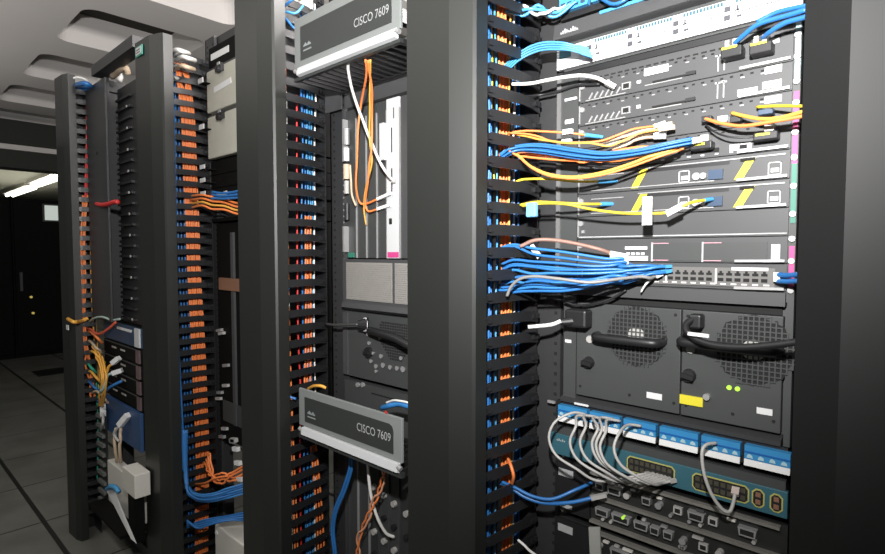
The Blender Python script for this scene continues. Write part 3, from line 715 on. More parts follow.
def router(z0, z1, label, seed, kind):
    random.seed(seed)
    t = thing('router', (XA+WA/2, YF, z0), label, 'router')
    box('case', BLACK, (XA+0.006, XA+WA-0.004, YF+0.012, YF+0.36, z0, z1-0.004), t)
    box('front_panel', mat('router face', (0.018, 0.0185, 0.018), 0.45, 0, 0.1, 40), (XA-0.004, XA+WA, YF+0.004, YF+0.012, z0, z1-0.004), t)
    lp = box('side_block', BLACK, (XA+0.0, XA+0.085, YF-0.004, YF+0.004, z0+0.004, z1-0.006), t)
    dl = mat('dim label', (0.35, 0.36, 0.36), 0.6, 0, 0.1, 100)
    box('label', dl, (XA+0.010, XA+0.046, YF-0.006, YF-0.004, z1-0.034, z1-0.018), lp); box('label', dl, (XA+0.014, XA+0.044, YF-0.006, YF-0.004, z0+0.012, z0+0.020), lp)
    mid = (z0+z1)/2
    for zc in ((z1-0.008), mid, z0+0.004):
        box('card_rail', mat('dull metal', (0.22, 0.21, 0.19), 0.4, 0.3, 0.25, 50), (XA+0.087, XA+WA-0.01, YF-0.008, YF+0.004, zc-0.0025, zc+0.0025), t)
    for row, zc in enumerate(((z1+mid)/2-0.004, (z0+mid)/2)):
        x = XA+0.10
        while x < XA+WA-0.05:
            w_ = random.choice((0.018, 0.03, 0.04)); k = random.random()
            if k < 0.45:
                d = MB().prism_y([(x, zc+0.009), (x+w_, zc+0.009), (x+w_*0.92, zc-0.006), (x+w_*0.08, zc-0.006)], YF-0.009, YF+0.004).build('serial_port', SILV, t)
                box('port_opening', HOLE, (x+w_*0.14, x+w_*0.86, YF-0.0096, YF-0.009, zc-0.003, zc+0.006), d)
            elif k < 0.8:
                MB().cyl((x+0.008, YF-0.010, zc), (x+0.008, YF+0.004, zc), 0.0065).build('connector', random.choice((SILV, GREYC)), t)
            else:
                j = box('jack', GREYC, (x, x+0.016, YF-0.004, YF+0.004, zc-0.007, zc+0.007), t); box('jack_opening', HOLE, (x+0.003, x+0.013, YF-0.0046, YF-0.004, zc-0.004, zc+0.004), j)
            x += w_+random.uniform(0.003, 0.011)
        for j in range(7):
            x = XA+0.10+random.random()*0.30; ww = random.uniform(0.006, 0.022)
            box('module_plate', random.choice((GREYC, GREY, SILV, CREAM)), (x, x+ww, YF-0.0035, YF+0.004, zc+0.0115, zc+0.0155), t)
        for j in range(5):
            x = XA+0.10+random.random()*0.30
            MB().cyl((x, YF-0.007, zc-0.013), (x, YF+0.004, zc-0.013), 0.0035, n=8).build('screw', random.choice((GREYC, SILV)), t)
    return t
r1 = router(0.838, 0.955, 'dark router crowded with metal connectors below the teal switch', 4, 0)
x, z = q(625, 516); MB().cyl((x, YF-0.012, z), (x, YF-0.002, z), 0.003).build('indicator_light', LEDG, r1)
r2 = router(0.70, 0.828, 'dark router at the bottom of the right rack beside a hanging grey strap', 9, 1)
tag(MB().prism_y([q(589, 527, 1.02), q(600, 527, 1.02), (q(603, 560, 1.02)[0], 0.72), (q(592, 560, 1.02)[0], 0.72)], 1.018, 1.022).build('strap', mat('grey strap', (0.3, 0.3, 0.28), 0.6, 0, 0.1, 50)), 'pale grey strap hanging in front of the lowest router', 'strap')

# ------------------------------------------------------------------ RIGHT RACK: patch cables
def C(*pts): return [at(px, py, y) for px, py, y in pts]
gA = 'blue cables to the white faced switch'
for k in range(4):
    o = (k-1.5)
    cable('network_cable', 'light blue cable arching into the left end of the white faced switch', C((506+o, 68+o, .975), (517+o, 58+o*1.6, .975), (532, 49+o*1.6, .985), (548, 45.5+o*1.5, .995), (566+o, 46.5+o*1.5, 1.005), (580+o*1.5, 50+o*2.4, 1.02)), 0.0021, LBLUE, gA, plug=(LBLUE, 0.022, 0.0055, 0.006))
for k in range(3):
    cable('network_cable', 'blue cable entering the top patch panel of the right rack', C((505, 4+k*3, .96), (520, 9+k*1.5, .98), (540, 11-k, 1.0), (556, 12+k, 1.03), (566+k*6, 6-k*3, 1.045)), 0.0034, LBLUE if k else WHITEC, 'cables into the top patch panel')
for k in range(5):
    x = 600+k*30
    cable('network_cable', 'blue cable looping in front of the top patch panel', C((x, -2-k*8, 1.045), (x+12, 4-k*8, 1.03), (x+25, 0-k*8, 1.03), (x+38, -14-k*8, 1.045)), 0.0035, BLUE, 'blue loops at the top patch panel')
cable('network_cable', 'white cable running into the topmost card of the big chassis', C((512, 84, .97), (530, 83.5, .985), (548, 80, 1.0), (565, 77, 1.01), (582, 75.5, 1.02), (597, 78, 1.03), (607, 83, 1.04)), 0.0038, WHITEC, plug=(WHITEC, 0.018, 0.011, 0.009))
cable('network_cable', 'thin black cable crossing the rail to the topmost cards', C((520, 97, 1.0), (540, 95, 1.04), (556, 92, 1.045), (575, 86, 1.05), (600, 84, 1.05)), 0.0028, BLACK)
# two black connectors with blue cables, top right
for k, (x, y, lb_) in enumerate(((733, 49, 'left of two black fibre adapters on the topmost card'), (762, 45, 'right of two black fibre adapters on the topmost card'))):
    t = thing('fibre_adapter', at(x, y+8, 1.05), lb_, 'adapter', 'black adapters on the topmost card')
    p = at(x, y, 1.045)
    box('body', BLACK, (p.x-0.016, p.x+0.017, 1.03, YF-0.004, p.z-0.017, p.z+0.001), t, bevel=0.002)
    box('window', YTAPE, (p.x-0.014, p.x+0.010, 1.0292, 1.03, p.z-0.003, p.z+0.001), t)
    mb = MB(); mb.box(p.x-0.010, p.x-0.003, 1.033, 1.05, p.z+0.001, p.z+0.013); mb.box(p.x+0.002, p.x+0.009, 1.033, 1.05, p.z+0.001, p.z+0.013); mb.build('clips', GREYC, t)
cable('network_cable', 'blue cable rising right from the left black adapter', C((735, 43, 1.035), (743, 36, 1.025), (757, 25, 1.015), (778, 18, 1.01), (808, 11, 1.0)), 0.0042, BLUE)
cable('network_cable', 'blue cable rising right from the right black adapter', C((763, 38, 1.035), (770, 32, 1.02), (785, 23, 1.01), (810, 14, 1.0)), 0.0042, BLUE)
cable('network_cable', 'blue cable passing above the two black adapters', C((757, 22, 1.022), (775, 13, 1.02), (790, 9, 1.015), (810, 5, 1.005)), 0.0038, BLUE)
# two more black adapters on card five
for k, (x, y, lb_) in enumerate(((702, 143, 'black fibre adapter at the end of the thick blue cables'), (766, 133, 'black fibre adapter near the pink tape under the orange cable'))):
    t = thing('fibre_adapter', at(x, y+8, 1.05), lb_, 'adapter')
    p = at(x, y, 1.045)
    box('body', BLACK, (p.x-0.017, p.x+0.019, 1.034, YF-0.004, p.z-0.013, p.z+0.001), t, bevel=0.002)
    box('window', YTAPE, (p.x-0.013, p.x+0.008, 1.0332, 1.034, p.z-0.0055, p.z-0.0015), t)
    box('clips', GREYC, (p.x-0.001, p.x+0.013, 1.037, 1.055, p.z+0.001, p.z+0.013), t)
gO = 'orange fibres to the upper cards'
cable('fibre_cable', 'orange fibre ending in a light blue boot beside the upper cards', C((508, 134, .97), (523, 131, .98), (545, 131.5, .995), (568, 133, 1.01), (586, 135, 1.03)), 0.0024, ORANGE, boot=(LBLUE, 0.034, 0.0042))
cable('fibre_cable', 'orange fibre dipping below its neighbour then rising to the fibre card', C((509, 133, .965), (530, 134.5, .975), (550, 141, .985), (575, 142.5, .995), (600, 141, 1.01), (618, 135, 1.02), (634, 129, 1.03), (656, 126, 1.035)), 0.0022, ORANGE, plug=(BEIGE, 0.03, 0.008, 0.008))
cable('fibre_cable', 'amber fibre rising to the fibre card below the white plugs', C((515, 134, .975), (540, 139, .98), (565, 143, .985), (590, 143, .99), (608, 146, 1.0), (625, 140, 1.01), (640, 133, 1.02), (660, 129.5, 1.03)), 0.0022, AMBER, plug=(BEIGE, 0.026, 0.008, 0.008))
for k in range(3):
    cable('fibre_cable', ('beige fibre plug cable highest on the fibre card', 'beige fibre plug cable in the middle of the fibre card', 'beige fibre plug cable lowest on the fibre card')[k], C((600+k*6, 143+k*3, 1.02), (618+k*5, 138+k*3, 1.03), (638, 133+k*2.5, 1.035), (655, 127+k*5, 1.04)), 0.003, BEIGE, plug=(PAPER, 0.02, 0.009, 0.009))
for k, (x, y) in enumerate(((568, 132), (567, 142))):
    p = at(x, y, 1.0); tag(box('cable_tag', PAPER, (p.x-0.010, p.x+0.010, p.y-0.006, p.y+0.004, p.z-0.005, p.z+0.005)), ('white tag wrapped on the upper orange fibre', 'white tag wrapped on the lower orange fibre')[k], 'tag')
gB = 'thick blue cables across the upper cards'
for k in range(5):
    o = k-2; e_ = (k % 2)*0.008
    cable('network_cable', 'thick blue cable sweeping across the cards to a black adapter', C((500, 157+o*1.2, .95-e_), (510+o, 151+o*1.3, .955-e_), (524, 148+o*1.6, .965-e_), (545, 149+o*2.2, .975-e_), (575, 153.5+o*2.2, .985-e_), (605, 156+o*1.8, .995-e_), (640, 152+o*1.5, 1.005-e_), (668, 146+o*1.4, 1.015-e_), (693, 141+o*1.4, 1.03-e_)), 0.0024, BLUE, gB, plug=(GREYC, 0.013, 0.005, 0.005) if k in (1, 3) else None)
for k in range(2):
    cable('fibre_cable', 'orange cable under the thick blue ones across the upper cards', C((507, 152+k, .975), (525, 154+k*2, .985), (555, 157+k*2, .995), (585, 158+k*2, 1.0), (612, 161-k*9, 1.005), (640, 156-k*9, 1.01), (662, 150-k*2, 1.02), (684, 147, 1.03)), 0.0026, ORANGE, 'orange cables under the thick blue ones')
cable('fibre_cable', 'amber cable sagging low then rising to the fibre card', C((509, 148, .955), (518, 155, .96), (530, 166, .965), (548, 174, .97), (572, 177, .98), (600, 173, .99), (630, 164, 1.0), (655, 154, 1.01), (676, 148, 1.025)), 0.003, AMBER)
cable('fibre_cable', 'second amber cable sagging low beside the first', C((509, 150, .95), (519, 157, .955), (532, 168, .96), (550, 176, .965), (575, 178.5, .975), (602, 175, .985), (630, 167, .995), (658, 157, 1.005), (680, 150, 1.02)), 0.0024, ORANGE)
cable('fibre_cable', 'yellow fibre with light blue boot beside the upper yellow stripe', C((512, 184, .965), (523, 179.5, .975), (548, 179, .99), (575, 181.5, 1.01), (600, 181.5, 1.04)), 0.0026, YELLOW, boot=(LBLUE, 0.042, 0.0046))
cable('fibre_cable', 'yellow fibre with light blue boot beside the lower yellow stripe', C((520, 205, .965), (537, 202, .975), (560, 203, .99), (585, 204, 1.01), (602, 204, 1.04)), 0.0028, YELLOW, boot=(LBLUE, 0.036, 0.0046))
cable('fibre_cable', 'long yellow fibre sagging to the lower striped card', C((522, 206, .96), (540, 203.5, .965), (565, 204, .97), (590, 209, .985), (620, 213, .995), (648, 213.5, 1.0), (670, 212, 1.005), (690, 203, 1.015), (706, 200, 1.04)), 0.0028, YELLOW, boot=(LBLUE, 0.014, 0.004))
p = at(648.5, 211, .995); tag(box('cable_tag', PAPER, (p.x-0.009, p.x+0.009, p.y-0.007, p.y-0.0045, p.z-0.026, p.z+0.026)), 'tall white tag hanging on the long yellow fibre', 'tag')
p = at(675, 210.5, 1.003); tag(MB().obox((p.x-0.013, p.y-0.005, p.z-0.006), (p.x+0.013, p.y-0.005, p.z+0.007), 0.003, 0.011).build('cable_tag', PAPER), 'wide white tag stuck on the long yellow fibre', 'tag')
p = at(532, 209, .96); tag(box('cable_wrap', mat('pale blue wrap', (0.16, 0.42, 0.72), 0.6, 0, 0.05, 40), (p.x-0.012, p.x+0.012, p.y-0.006, p.y+0.006, p.z-0.017, p.z+0.013), bevel=0.003), 'light blue wrap around the yellow fibres at the fingers', 'cable wrap')
# cables at the right end of card five
cable('fibre_cable', 'yellow fibre leaving right, uppermost of the yellow pair by the pink tape', C((757, 107, 1.045), (775, 106, 1.03), (792, 106, 1.02), (812, 106.5, 1.0)), 0.0026, YELLOW)
cable('fibre_cable', 'yellow fibre arching right below the dark blue plug', C((732, 113, 1.045), (744, 116, 1.03), (762, 119, 1.02), (785, 117, 1.01), (812, 109, 1.0)), 0.0032, AMBER)
cable('fibre_cable', 'orange fibre crossing right under the yellow ones', C((703, 118, 1.045), (720, 123, 1.03), (742, 126, 1.02), (770, 122, 1.01), (812, 114, 1.0)), 0.0032, ORANGE)
p = at(767, 112, 1.045); tag(box('fibre_plug', NAVY, (p.x-0.012, p.x+0.010, p.y-0.008, YF-0.004, p.z-0.005, p.z+0.004), bevel=0.001), 'dark blue fibre plug under the uppermost yellow fibre', 'plug')
for k, (x, y) in enumerate(((707, 119), (723, 119), (736, 119))):
    p = at(x, y, 1.045); tag(box('fibre_plug', (BLACK, PAPER, BLACK)[k], (p.x-0.008, p.x+0.008, p.y-0.005, YF-0.004, p.z-0.006, p.z+0.005), bevel=0.001), ('black plug at the start of the orange fibre', 'white plug right of the orange fibre start', 'black plug at the start of the arching yellow fibre')[k], 'plug')
cable('network_cable', 'thin black loop hanging below the orange fibre', C((705, 124, 1.045), (715, 132, 1.035), (730, 137, 1.03), (750, 137.5, 1.035), (758, 136, 1.04)), 0.0016, BLACK)
cable('power_cable', 'thick black cable lying under the thick blue and orange cables', C((560, 161, 1.01), (590, 165, 1.02), (620, 166, 1.03), (650, 161, 1.035), (680, 152, 1.04)), 0.004, BLACK)
# beige cable and white tags
cable('network_cable', 'beige cable ending in a white tag above the row of ports', C((520, 247, .96), (534, 240.5, .97), (552, 240, .985), (575, 243.5, 1.0), (598, 249, 1.015), (610, 253, 1.03)), 0.0042, mat('dusty pink jacket', (0.24, 0.14, 0.11), 0.5, 0, 0.1, 30), plug=(BEIGE, 0.016, 0.009, 0.008))
p = at(618, 257, 1.02); tag(MB().prism_y([(p.x-0.018, p.z-0.010), (p.x+0.022, p.z-0.014), (p.x+0.020, p.z+0.006), (p.x-0.014, p.z+0.012)], p.y-0.002, p.y+0.002).build('cable_tag', PAPER), 'large white tag on the blue cables above the port row', 'tag')
p = at(538, 251, .99); tag(MB().obox((p.x-0.010, p.y-0.012, p.z+0.012), (p.x+0.012, p.y-0.012, p.z-0.013), 0.003, 0.012).build('cable_tag', PAPER), 'small white tag where the beige cable leaves the fingers', 'tag')
p = at(552, 285, .99); tag(MB().obox((p.x-0.006, p.y-0.012, p.z+0.006), (p.x+0.008, p.y-0.012, p.z-0.003), 0.003, 0.009).build('cable_tag', PAPER), 'small white tag low on the blue cable bundle', 'tag')
random.seed(21)
gC = 'blue cables bundled into the port row'
for k in range(14):
    y0 = (246, 248, 262, 264, 267, 269, 272, 276, 280, 283, 286, 288, 289, 291)[k]
    ym = (252, 257, 264, 267, 270, 266, 274, 278, 275, 283, 287, 281, 289, 291)[k] + random.uniform(-1.5, 1.5)
    e = 640+(k % 7)*4.3; row = (k//7)*5.2
    dy = .948+.02*random.random()
    cable('network_cable', 'blue network cable bundled with others into the row of ports', C((500+random.uniform(-3, 3), y0+2, dy), (514, y0-1+random.uniform(-2, 2), dy+.005), (533, ym+random.uniform(-3, 3)-1, dy+.01), (560, ym+random.uniform(-1, 1), dy+.02), (590, 268+(ym-268)*0.75+1, dy+.035), (622, 269+(ym-269)*.4, 1.015), (e-14, 267+row+(ym-269)*.1, 1.03), (e, 266.5+row, 1.046)), 0.003, BLUE if k % 3 else mat('mid blue jacket', (0.03, 0.17, 0.43), 0.4, 0, 0.1, 20), gC, plug=(LBLUE, 0.011, 0.006, 0.006))
cable('network_cable', 'grey cable arching over the blue bundle by the fingers', C((507, 296, .92), (511, 287, .92), (520, 279, .92), (535, 276.5, .925), (560, 279, .935), (590, 282.5, .955), (618, 279, .985), (645, 276, 1.02), (656, 275, 1.04)), 0.0034, mat('mid grey jacket', (0.2, 0.195, 0.19), 0.45, 0, 0.08, 30), plug=(PAPER, 0.012, 0.009, 0.008))
cable('network_cable', 'thin white cable dropping from the left end of the port row', C((662, 270, 1.05), (655, 276, 1.04), (646, 284, 1.035), (641, 292, 1.04)), 0.002, WHITEC)
for k in range(2):
    cable('network_cable', 'blue cable leaving the port row at its right end', C((777, 276+k*3.5, 1.05), (786, 277+k*3, 1.035), (796, 276.5+k*3, 1.02), (812, 275+k*4, 0.99)), 0.0045, BLUE, 'blue cables at the right end of the port row')
p = at(778, 277, 1.05); tag(box('network_plug', WHITEC, (p.x-0.006, p.x+0.004, 1.044, YF-0.006, p.z-0.008, p.z+0.008), bevel=0.001), 'clear plug at the right end of the port row', 'plug')
cable('network_cable', 'thin black cable sagging under the blue bundle above the power supply', C((548, 297, 1.03), (560, 300, 1.035), (578, 305.5, 1.04), (598, 303, 1.04), (615, 297, 1.045), (626, 290, 1.047)), 0.0026, BLACK)
# power cables into the supplies
cable('power_cable', 'white ended power cable plugged into the left power supply', C((528, 327, .975), (540, 326, .99), (552, 324.5, 1.0), (561, 321, 1.01)), 0.0042, WHITEC)
t = thing('power_plug', at(577, 330, 1.03), 'dusty black power plug in the left power supply', 'plug')
p = at(577, 319, 1.03); box('body', BLACK, (p.x-0.026, p.x+0.024, 1.022, YF-0.006, p.z-0.018, p.z+0.02), t, bevel=0.005)
MB().cyl(at(561, 322, 1.012), at(572, 321, 1.028), 0.007, 0.010).build('strain_relief', BLACK, t)
cable('power_cable', 'thick black power cable looping before the right power supply', C((694, 318, 1.035), (686, 325, 1.02), (688, 333, 1.01), (700, 341, 1.005), (720, 346, 1.0), (750, 347, .995), (790, 343, .99), (812, 339, .985)), 0.006, BLACK)
t = thing('power_plug', at(694, 325, 1.03), 'black power plug in the right power supply beside the looping cable', 'plug')
p = at(696, 322, 1.035); box('body', BLACK, (p.x-0.012, p.x+0.010, 1.028, YF-0.006, p.z-0.012, p.z+0.014), t, bevel=0.004)
p = at(701, 335, 1.0); tag(MB().obox(at(688, 333.5, .996), at(709, 336, .993), 0.004, 0.006).build('cable_tag', PAPER), 'white tag on the black cable of the right power supply', 'tag')
# grey loops between blue panel and teal switch
starts = ((585, 414), (590, 417), (597, 417), (606, 419), (613, 419), (620, 421), (641, 426))
for k, (sx, sy) in enumerate(starts):
    lx = (549, 570, 580, 592, 596, 600, 614)[k]; ey = 474+k*1.2; ex = (646, 650, 654, 658, 662, 666, 671)[k]
    my = (440, 444, 444, 446, 447, 449, 450)[k]
    cable('network_cable', 'grey patch cable looping from blue panel to the teal switch', C((sx, sy, 1.036), (sx-13, sy-1, 1.012), (lx+6, my-18, .985-k*.003), (lx, my-2, .972-k*.004), (lx+7, my+15, .97-k*.004), (lx+26, my+28, .977-k*.003), (lx+50-k*1.5, 481+k*.6, 1.0-k*.002), (ex-9, ey+2, 1.025), (ex, ey, 1.042)), 0.0029, GREYC, 'grey patch loops left of the port groups', plug=(GREYC, 0.010, 0.0065, 0.007))
cable('network_cable', 'single grey patch cable looping from the blue panel to the right port group', C((716, 443, 1.036), (706, 445, 1.015), (702, 453, 1.005), (704, 473, 1.0), (711, 493, 1.0), (721, 508, 1.005), (729, 512, 1.012), (733, 504, 1.025), (735, 494, 1.04)), 0.0031, GREYC, plug=(mat('pale plug', (0.4, 0.33, 0.3), 0.5, 0, 0), 0.012, 0.012, 0.008))
# lower left blue cables
cable('network_cable', 'blue cable sagging low in front of the router, longest of its pair', C((500, 483, .955), (510, 487, .96), (525, 497, .97), (545, 503, .985), (570, 502.5, 1.0), (592, 498, 1.02)), 0.0042, BLUE, plug=(GREYC, 0.03, 0.009, 0.008))
cable('network_cable', 'blue cable sagging to the router side labels, shorter of its pair', C((502, 482, .95), (515, 487.5, .955), (532, 496, .965), (552, 499, .98), (575, 490, 1.01), (592, 482.5, 1.045)), 0.0036, BLUE)
cable('fibre_cable', 'short orange cable emerging between the lower fingers of the right rack', C((508, 459, .94), (511, 466, .925), (513.5, 476, .925), (512, 484, .94)), 0.0036, ORANGE)
cable('network_cable', 'short pale grey cable poking out near the lowest fingers of the right rack', C((518, 540, .98), (524, 545, .98), (530, 551, .985), (540, 558, 1.0)), 0.003, WHITEC)

# ------------------------------------------------------------------ MIDDLE RACK: two cable guide covers
YC = 0.88
def guide_cover(z0, zs, zt, label, flip):
    """z0 lower lip, zs top of the bright strip, zt top of the cover"""
    xl, xr = -1.378, -0.935
    t = thing('cable_guide_cover', ((xl+xr)/2, YC, z0), label, 'cover')
    mb = MB(); mb.box(xl, xr, YC, YC+0.008, zs-0.001, zt)
    f = mb.build('front_panel', COVER, t, bevel=0.002)
    h = zt-zs
    ins = MB(); x0, x1 = xl+0.032, xr-0.03; a, b_ = zs+h*0.14, zs+h*0.80; r = 0.015
    ins.prism_y([(x0, a), (x1, a), (x1, b_-r), (x1-r*.3, b_-r*.3), (x1-r, b_), (x0, b_)], YC-0.0015, YC); i_ = ins.build('name_plate', COVERD, f)
    writing('CISCO 7609', 'lettering', (-1.105, YC-0.0022, zs+0.044), 0.021, PRINT, f, width=0.132)
    mb = MB()
    for k, hh in enumerate((0.004, 0.007, 0.010, 0.007, 0.004, 0.007, 0.010, 0.007, 0.004)): mb.box(x0+0.016+k*0.0042, x0+0.0185+k*0.0042, YC-0.0024, YC-0.0015, zs+h*0.38, zs+h*0.38+hh)
    mb.box(x0+0.016, x0+0.054, YC-0.0024, YC-0.0015, zs+h*0.29, zs+h*0.32)
    mb.build('logo', mat('dull print', (0.22, 0.24, 0.24), 0.6, 0, 0), f)
    MB().prism_x([(YC-0.012, zs-0.022), (YC, zs-0.026), (YC+0.002, zs-0.001), (YC-0.008, zs-0.001)], xl+0.026, xr-0.006).build('bright_strip', WHITE, t, bevel=0.001)
    mb = MB(); mb.cyl((xl+0.012, YC-0.006, zs-0.008), (xl+0.026, YC-0.006, zs-0.012), 0.006); mb.cyl((xr-0.008, YC-0.006, zs-0.008), (xr+0.003, YC-0.006, zs-0.012), 0.006); mb.build('strip_end', SILV, t)
    mb = MB(); mb.box(xl, xr, YC-0.002, YC+0.010, z0, zs-0.024); mb.build('lower_lip', COVERD, t)
    mb = MB()
    n = 15
    for k in range(n):
        x = xl+0.008+(xr-xl-0.02)*k/(n-1); mb.box(x-0.004, x+0.004, YC+0.010, YC+0.165, z0+0.002, z0+0.016)
    mb.box(xl, xr, YC+0.155, YC+0.165, z0, z0+0.02)
    mb.build('guide_slats', BLACK, t)
    for k in range(8):
        x = xl+0.04+k*0.053; MB().cyl((x, YC-0.0035, z0+0.010), (x, YC-0.002, z0+0.010), 0.003, n=8).build('screw', PRINT, t)
    mb = MB(); mb.box(xl, xl+0.012, YC+0.16, YF-0.004, z0, z0+0.02); mb.box(xr-0.012, xr, YC+0.16, YF-0.004, z0, z0+0.02); mb.build('bracket', COVERD, t)
    return t
cv = guide_cover(1.908, 1.9415, 2.083, 'grey cover lettered in white above the vertical cards, upper of two', 0)
cv2 = guide_cover(0.873, 0.9105, 1.02, 'grey cover lettered in white below the black handled fan supply, lower of two', 1)
box('small_red_mark', RED, (*[q(385, 412, YC)[0], q(387, 412, YC)[0]], YC-0.001, YC, q(386, 413.5, YC)[1], q(386, 411, YC)[1]), cv2)

VC = thing('switch_chassis', (XB+WA/2, YF, 1.24), 'grey chassis with vertical cards and a beige vent panel below', 'network switch')
xl, xr = XB, XB+WA
box('shell', GREYD, (xl+0.006, xr-0.006, YF+0.02, YF+0.42, 1.25, 1.90), VC)
box('plenum', GREY, (xl+0.002, xr-0.002, YF+0.006, YF+0.02, 1.868, 2.02), VC)
box('side_plate', GREY, (-1.476, xl+0.002, YF-0.0075, YF-0.0025, 1.868, 1.975), VC)
box('plenum_slot', HOLE, (xl+0.02, xr-0.02, YF+0.004, YF+0.006, 1.862, 1.870), VC)
mb = MB(); mb.box(xl+0.001, xl+0.013, YF-0.002, YF+0.02, 1.24, 1.868); mb.box(xr-0.013, xr-0.001, YF-0.002, YF+0.02, 1.24, 1.868); mb.build('side_flange', GREY, VC)
mb = MB()
for k in range(30): mb.cyl((xl+0.005, YF-0.0028, 1.26+k*0.0195), (xl+0.005, YF-0.002, 1.26+k*0.0195), 0.003, n=6)
mb.build('screws', SILV, VC)
cb, ct = 1.402, 1.858
xs = [q(px, 180)[0] for px in (346.5, 357.5, 367.5, 378, 388, 401)] + [-1.075, -1.02, -0.965]
for i in range(len(xs)-1):
    white = (i == 4)
    c = box('vertical_card', WHITE if white else (GREYD, GREYD, GREYD, GREYD, WHITE, GREY, GREYD, GREYD)[i], (xs[i]+0.001, xs[i+1]-0.0025, YF-(0.006 if white else 0.002), YF+0.013, cb, ct), VC)
    box('card_edge', SILV, (xs[i+1]-0.0022, xs[i+1]+0.0004, YF-0.006, YF+0.02, cb, ct-0.03), c)
    if i == 0:
        for k, (za, zb_, rr, m) in enumerate(((1.75, 1.80, 0.010, SILV), (1.70, 1.74, 0.009, PAPER), (1.645, 1.69, 0.010, BEIGE), (1.60, 1.64, 0.008, GREYC), (1.52, 1.57, 0.008, BLACK))):
            MB().cyl((xs[0]+0.024, YF-0.018, za), (xs[0]+0.024, YF-0.018, zb_), rr).build('coax_connector', m, c)
        box('ejector_lever', SILV, (xs[0]+0.006, xs[0]+0.012, YF-0.02, YF-0.002, 1.70, 1.83), c)
        box('ejector_lever', SILV, (xs[0]+0.004, xs[0]+0.012, YF-0.02, YF-0.002, 1.42, 1.50), c)
        box('green_mark', GTAPE, (xs[0]+0.012, xs[0]+0.04, YF-0.006, YF-0.002, 1.403, 1.418), c)
    if white:
        w_ = xs[5]-xs[4]
        for (za, zb_) in ((1.705, 1.775), (1.59, 1.66)):
            box('slot', BLACK, (xs[4]+w_*.38, xs[4]+w_*.46, YF-0.0066, YF-0.006, za, zb_), c)
        box('side_block', WHITE, (xs[4]-0.014, xs[4]+0.004, YF-0.02, YF-0.006, 1.685, 1.79), c)
        box('jack', BLACK, (xs[4]+w_*.2, xs[4]+w_*.42, YF-0.0066, YF-0.006, 1.50, 1.517), c)
        box('pink_label', PINK, (xs[4]+0.004, xs[5]-0.004, YF-0.0072, YF-0.006, 1.404, 1.420), c)
        box('notch', GREYD, (xs[4]+w_*.55, xs[4]+w_*.62, YF-0.0066, YF-0.006, 1.80, 1.83), c)
# vent panel
box('vent_frame', GREY, (xl+0.002, xr-0.002, YF-0.006, YF+0.02, 1.250, 1.398), VC)
for (a, b_) in ((q(348.5, 280)[0], q(394, 280)[0]), (q(397, 280)[0], xr-0.02)):
    v = box('vent_panel', VENT, (a, b_, YF-0.009, YF-0.006, 1.272, 1.388), VC)
    mb = MB()
    for k in range(18): mb.box(a+0.002, b_-0.002, YF-0.0105, YF-0.009, 1.2755+k*0.0062, 1.2785+k*0.0062)
    mb.build('vent_slats', VENT, v)
MB().prism_x([(YF-0.014, 1.246), (YF+0.004, 1.236), (YF+0.004, 1.262), (YF-0.008, 1.262)], xl+0.002, xr-0.002).build('lower_rim', GREY, VC)

FS = thing('fan_power_supply', (XB+WA/2, YF, 1.02), 'dark grey fan supply with a black handle between the two lettered covers', 'power supply')
box('body', GREYD, (xl+0.003, xr-0.003, YF-0.001, YF+0.35, 1.028, 1.232), FS)
box('side_rail', GREY, (xl, xl+0.022, YF-0.006, YF-0.001, 1.03, 1.228), FS)
mb = MB(); fx, fz = q(396, 335)
for i in range(-9, 10):
    for j in range(-9, 10):
        if abs(i)+abs(j) < 13 and fz+j*0.008 < 1.218: mb.box(fx+i*0.0075-0.0025, fx+i*0.0075+0.0025, YF-0.0018, YF-0.001, fz+j*0.008-0.0028, fz+j*0.008+0.0028)
mb.build('fan_holes', HOLE, FS)
a = at(372, 330, 1.03); b_ = at(412, 348, 1.02)
MB().tube([at(370, 331, 1.055), at(372, 331, 1.035), at(382, 334, 1.025), at(395, 338, 1.02), at(408, 345, 1.02), at(418, 351, 1.03)], 0.012, 10).build('handle', BLACK, FS, smooth=True)
x, z = q(370, 352); mb = MB(); mb.cyl((x, YF-0.012, z), (x, YF, z), 0.016); mb.obox((x-0.012, YF-0.015, z), (x+0.012, YF-0.015, z), 0.008, 0.008); mb.build('power_knob', BLACK, FS)
for (px, py, r) in ((369, 334, .006), (381, 338, .005), (370, 343, .006), (374, 353, .005), (382, 356, .007), (372, 361, .006), (377, 366, .007), (384, 365, .008), (391, 367, .007), (398, 368, .007), (404, 369, .009), (377, 371, .005), (402, 358, .006)):
    x, z = q(px, py); MB().cyl((x, YF-0.006, z), (x, YF, z), r, r*.7, 8).build('screw', SILV, FS)
lo = thing('blank_chassis', (XB+WA/2, YF, 0.80), 'dark grey blank panel half hidden behind the lower lettered cover', 'panel')
box('panel', GREYD, (xl+0.002, xr-0.002, YF-0.002, YF+0.35, 0.80, 1.012), lo)
for px in (359, 364): x, z = q(px, 384.5); MB().cyl((x, YF-0.008, z), (x, YF-0.002, z), 0.0075).build('screw', SILV, lo)
box('recess', HOLE, (q(372, 396)[0], q(396, 396)[0], YF-0.0026, YF-0.002, q(384, 397)[1], q(384, 395.5)[1]), lo)
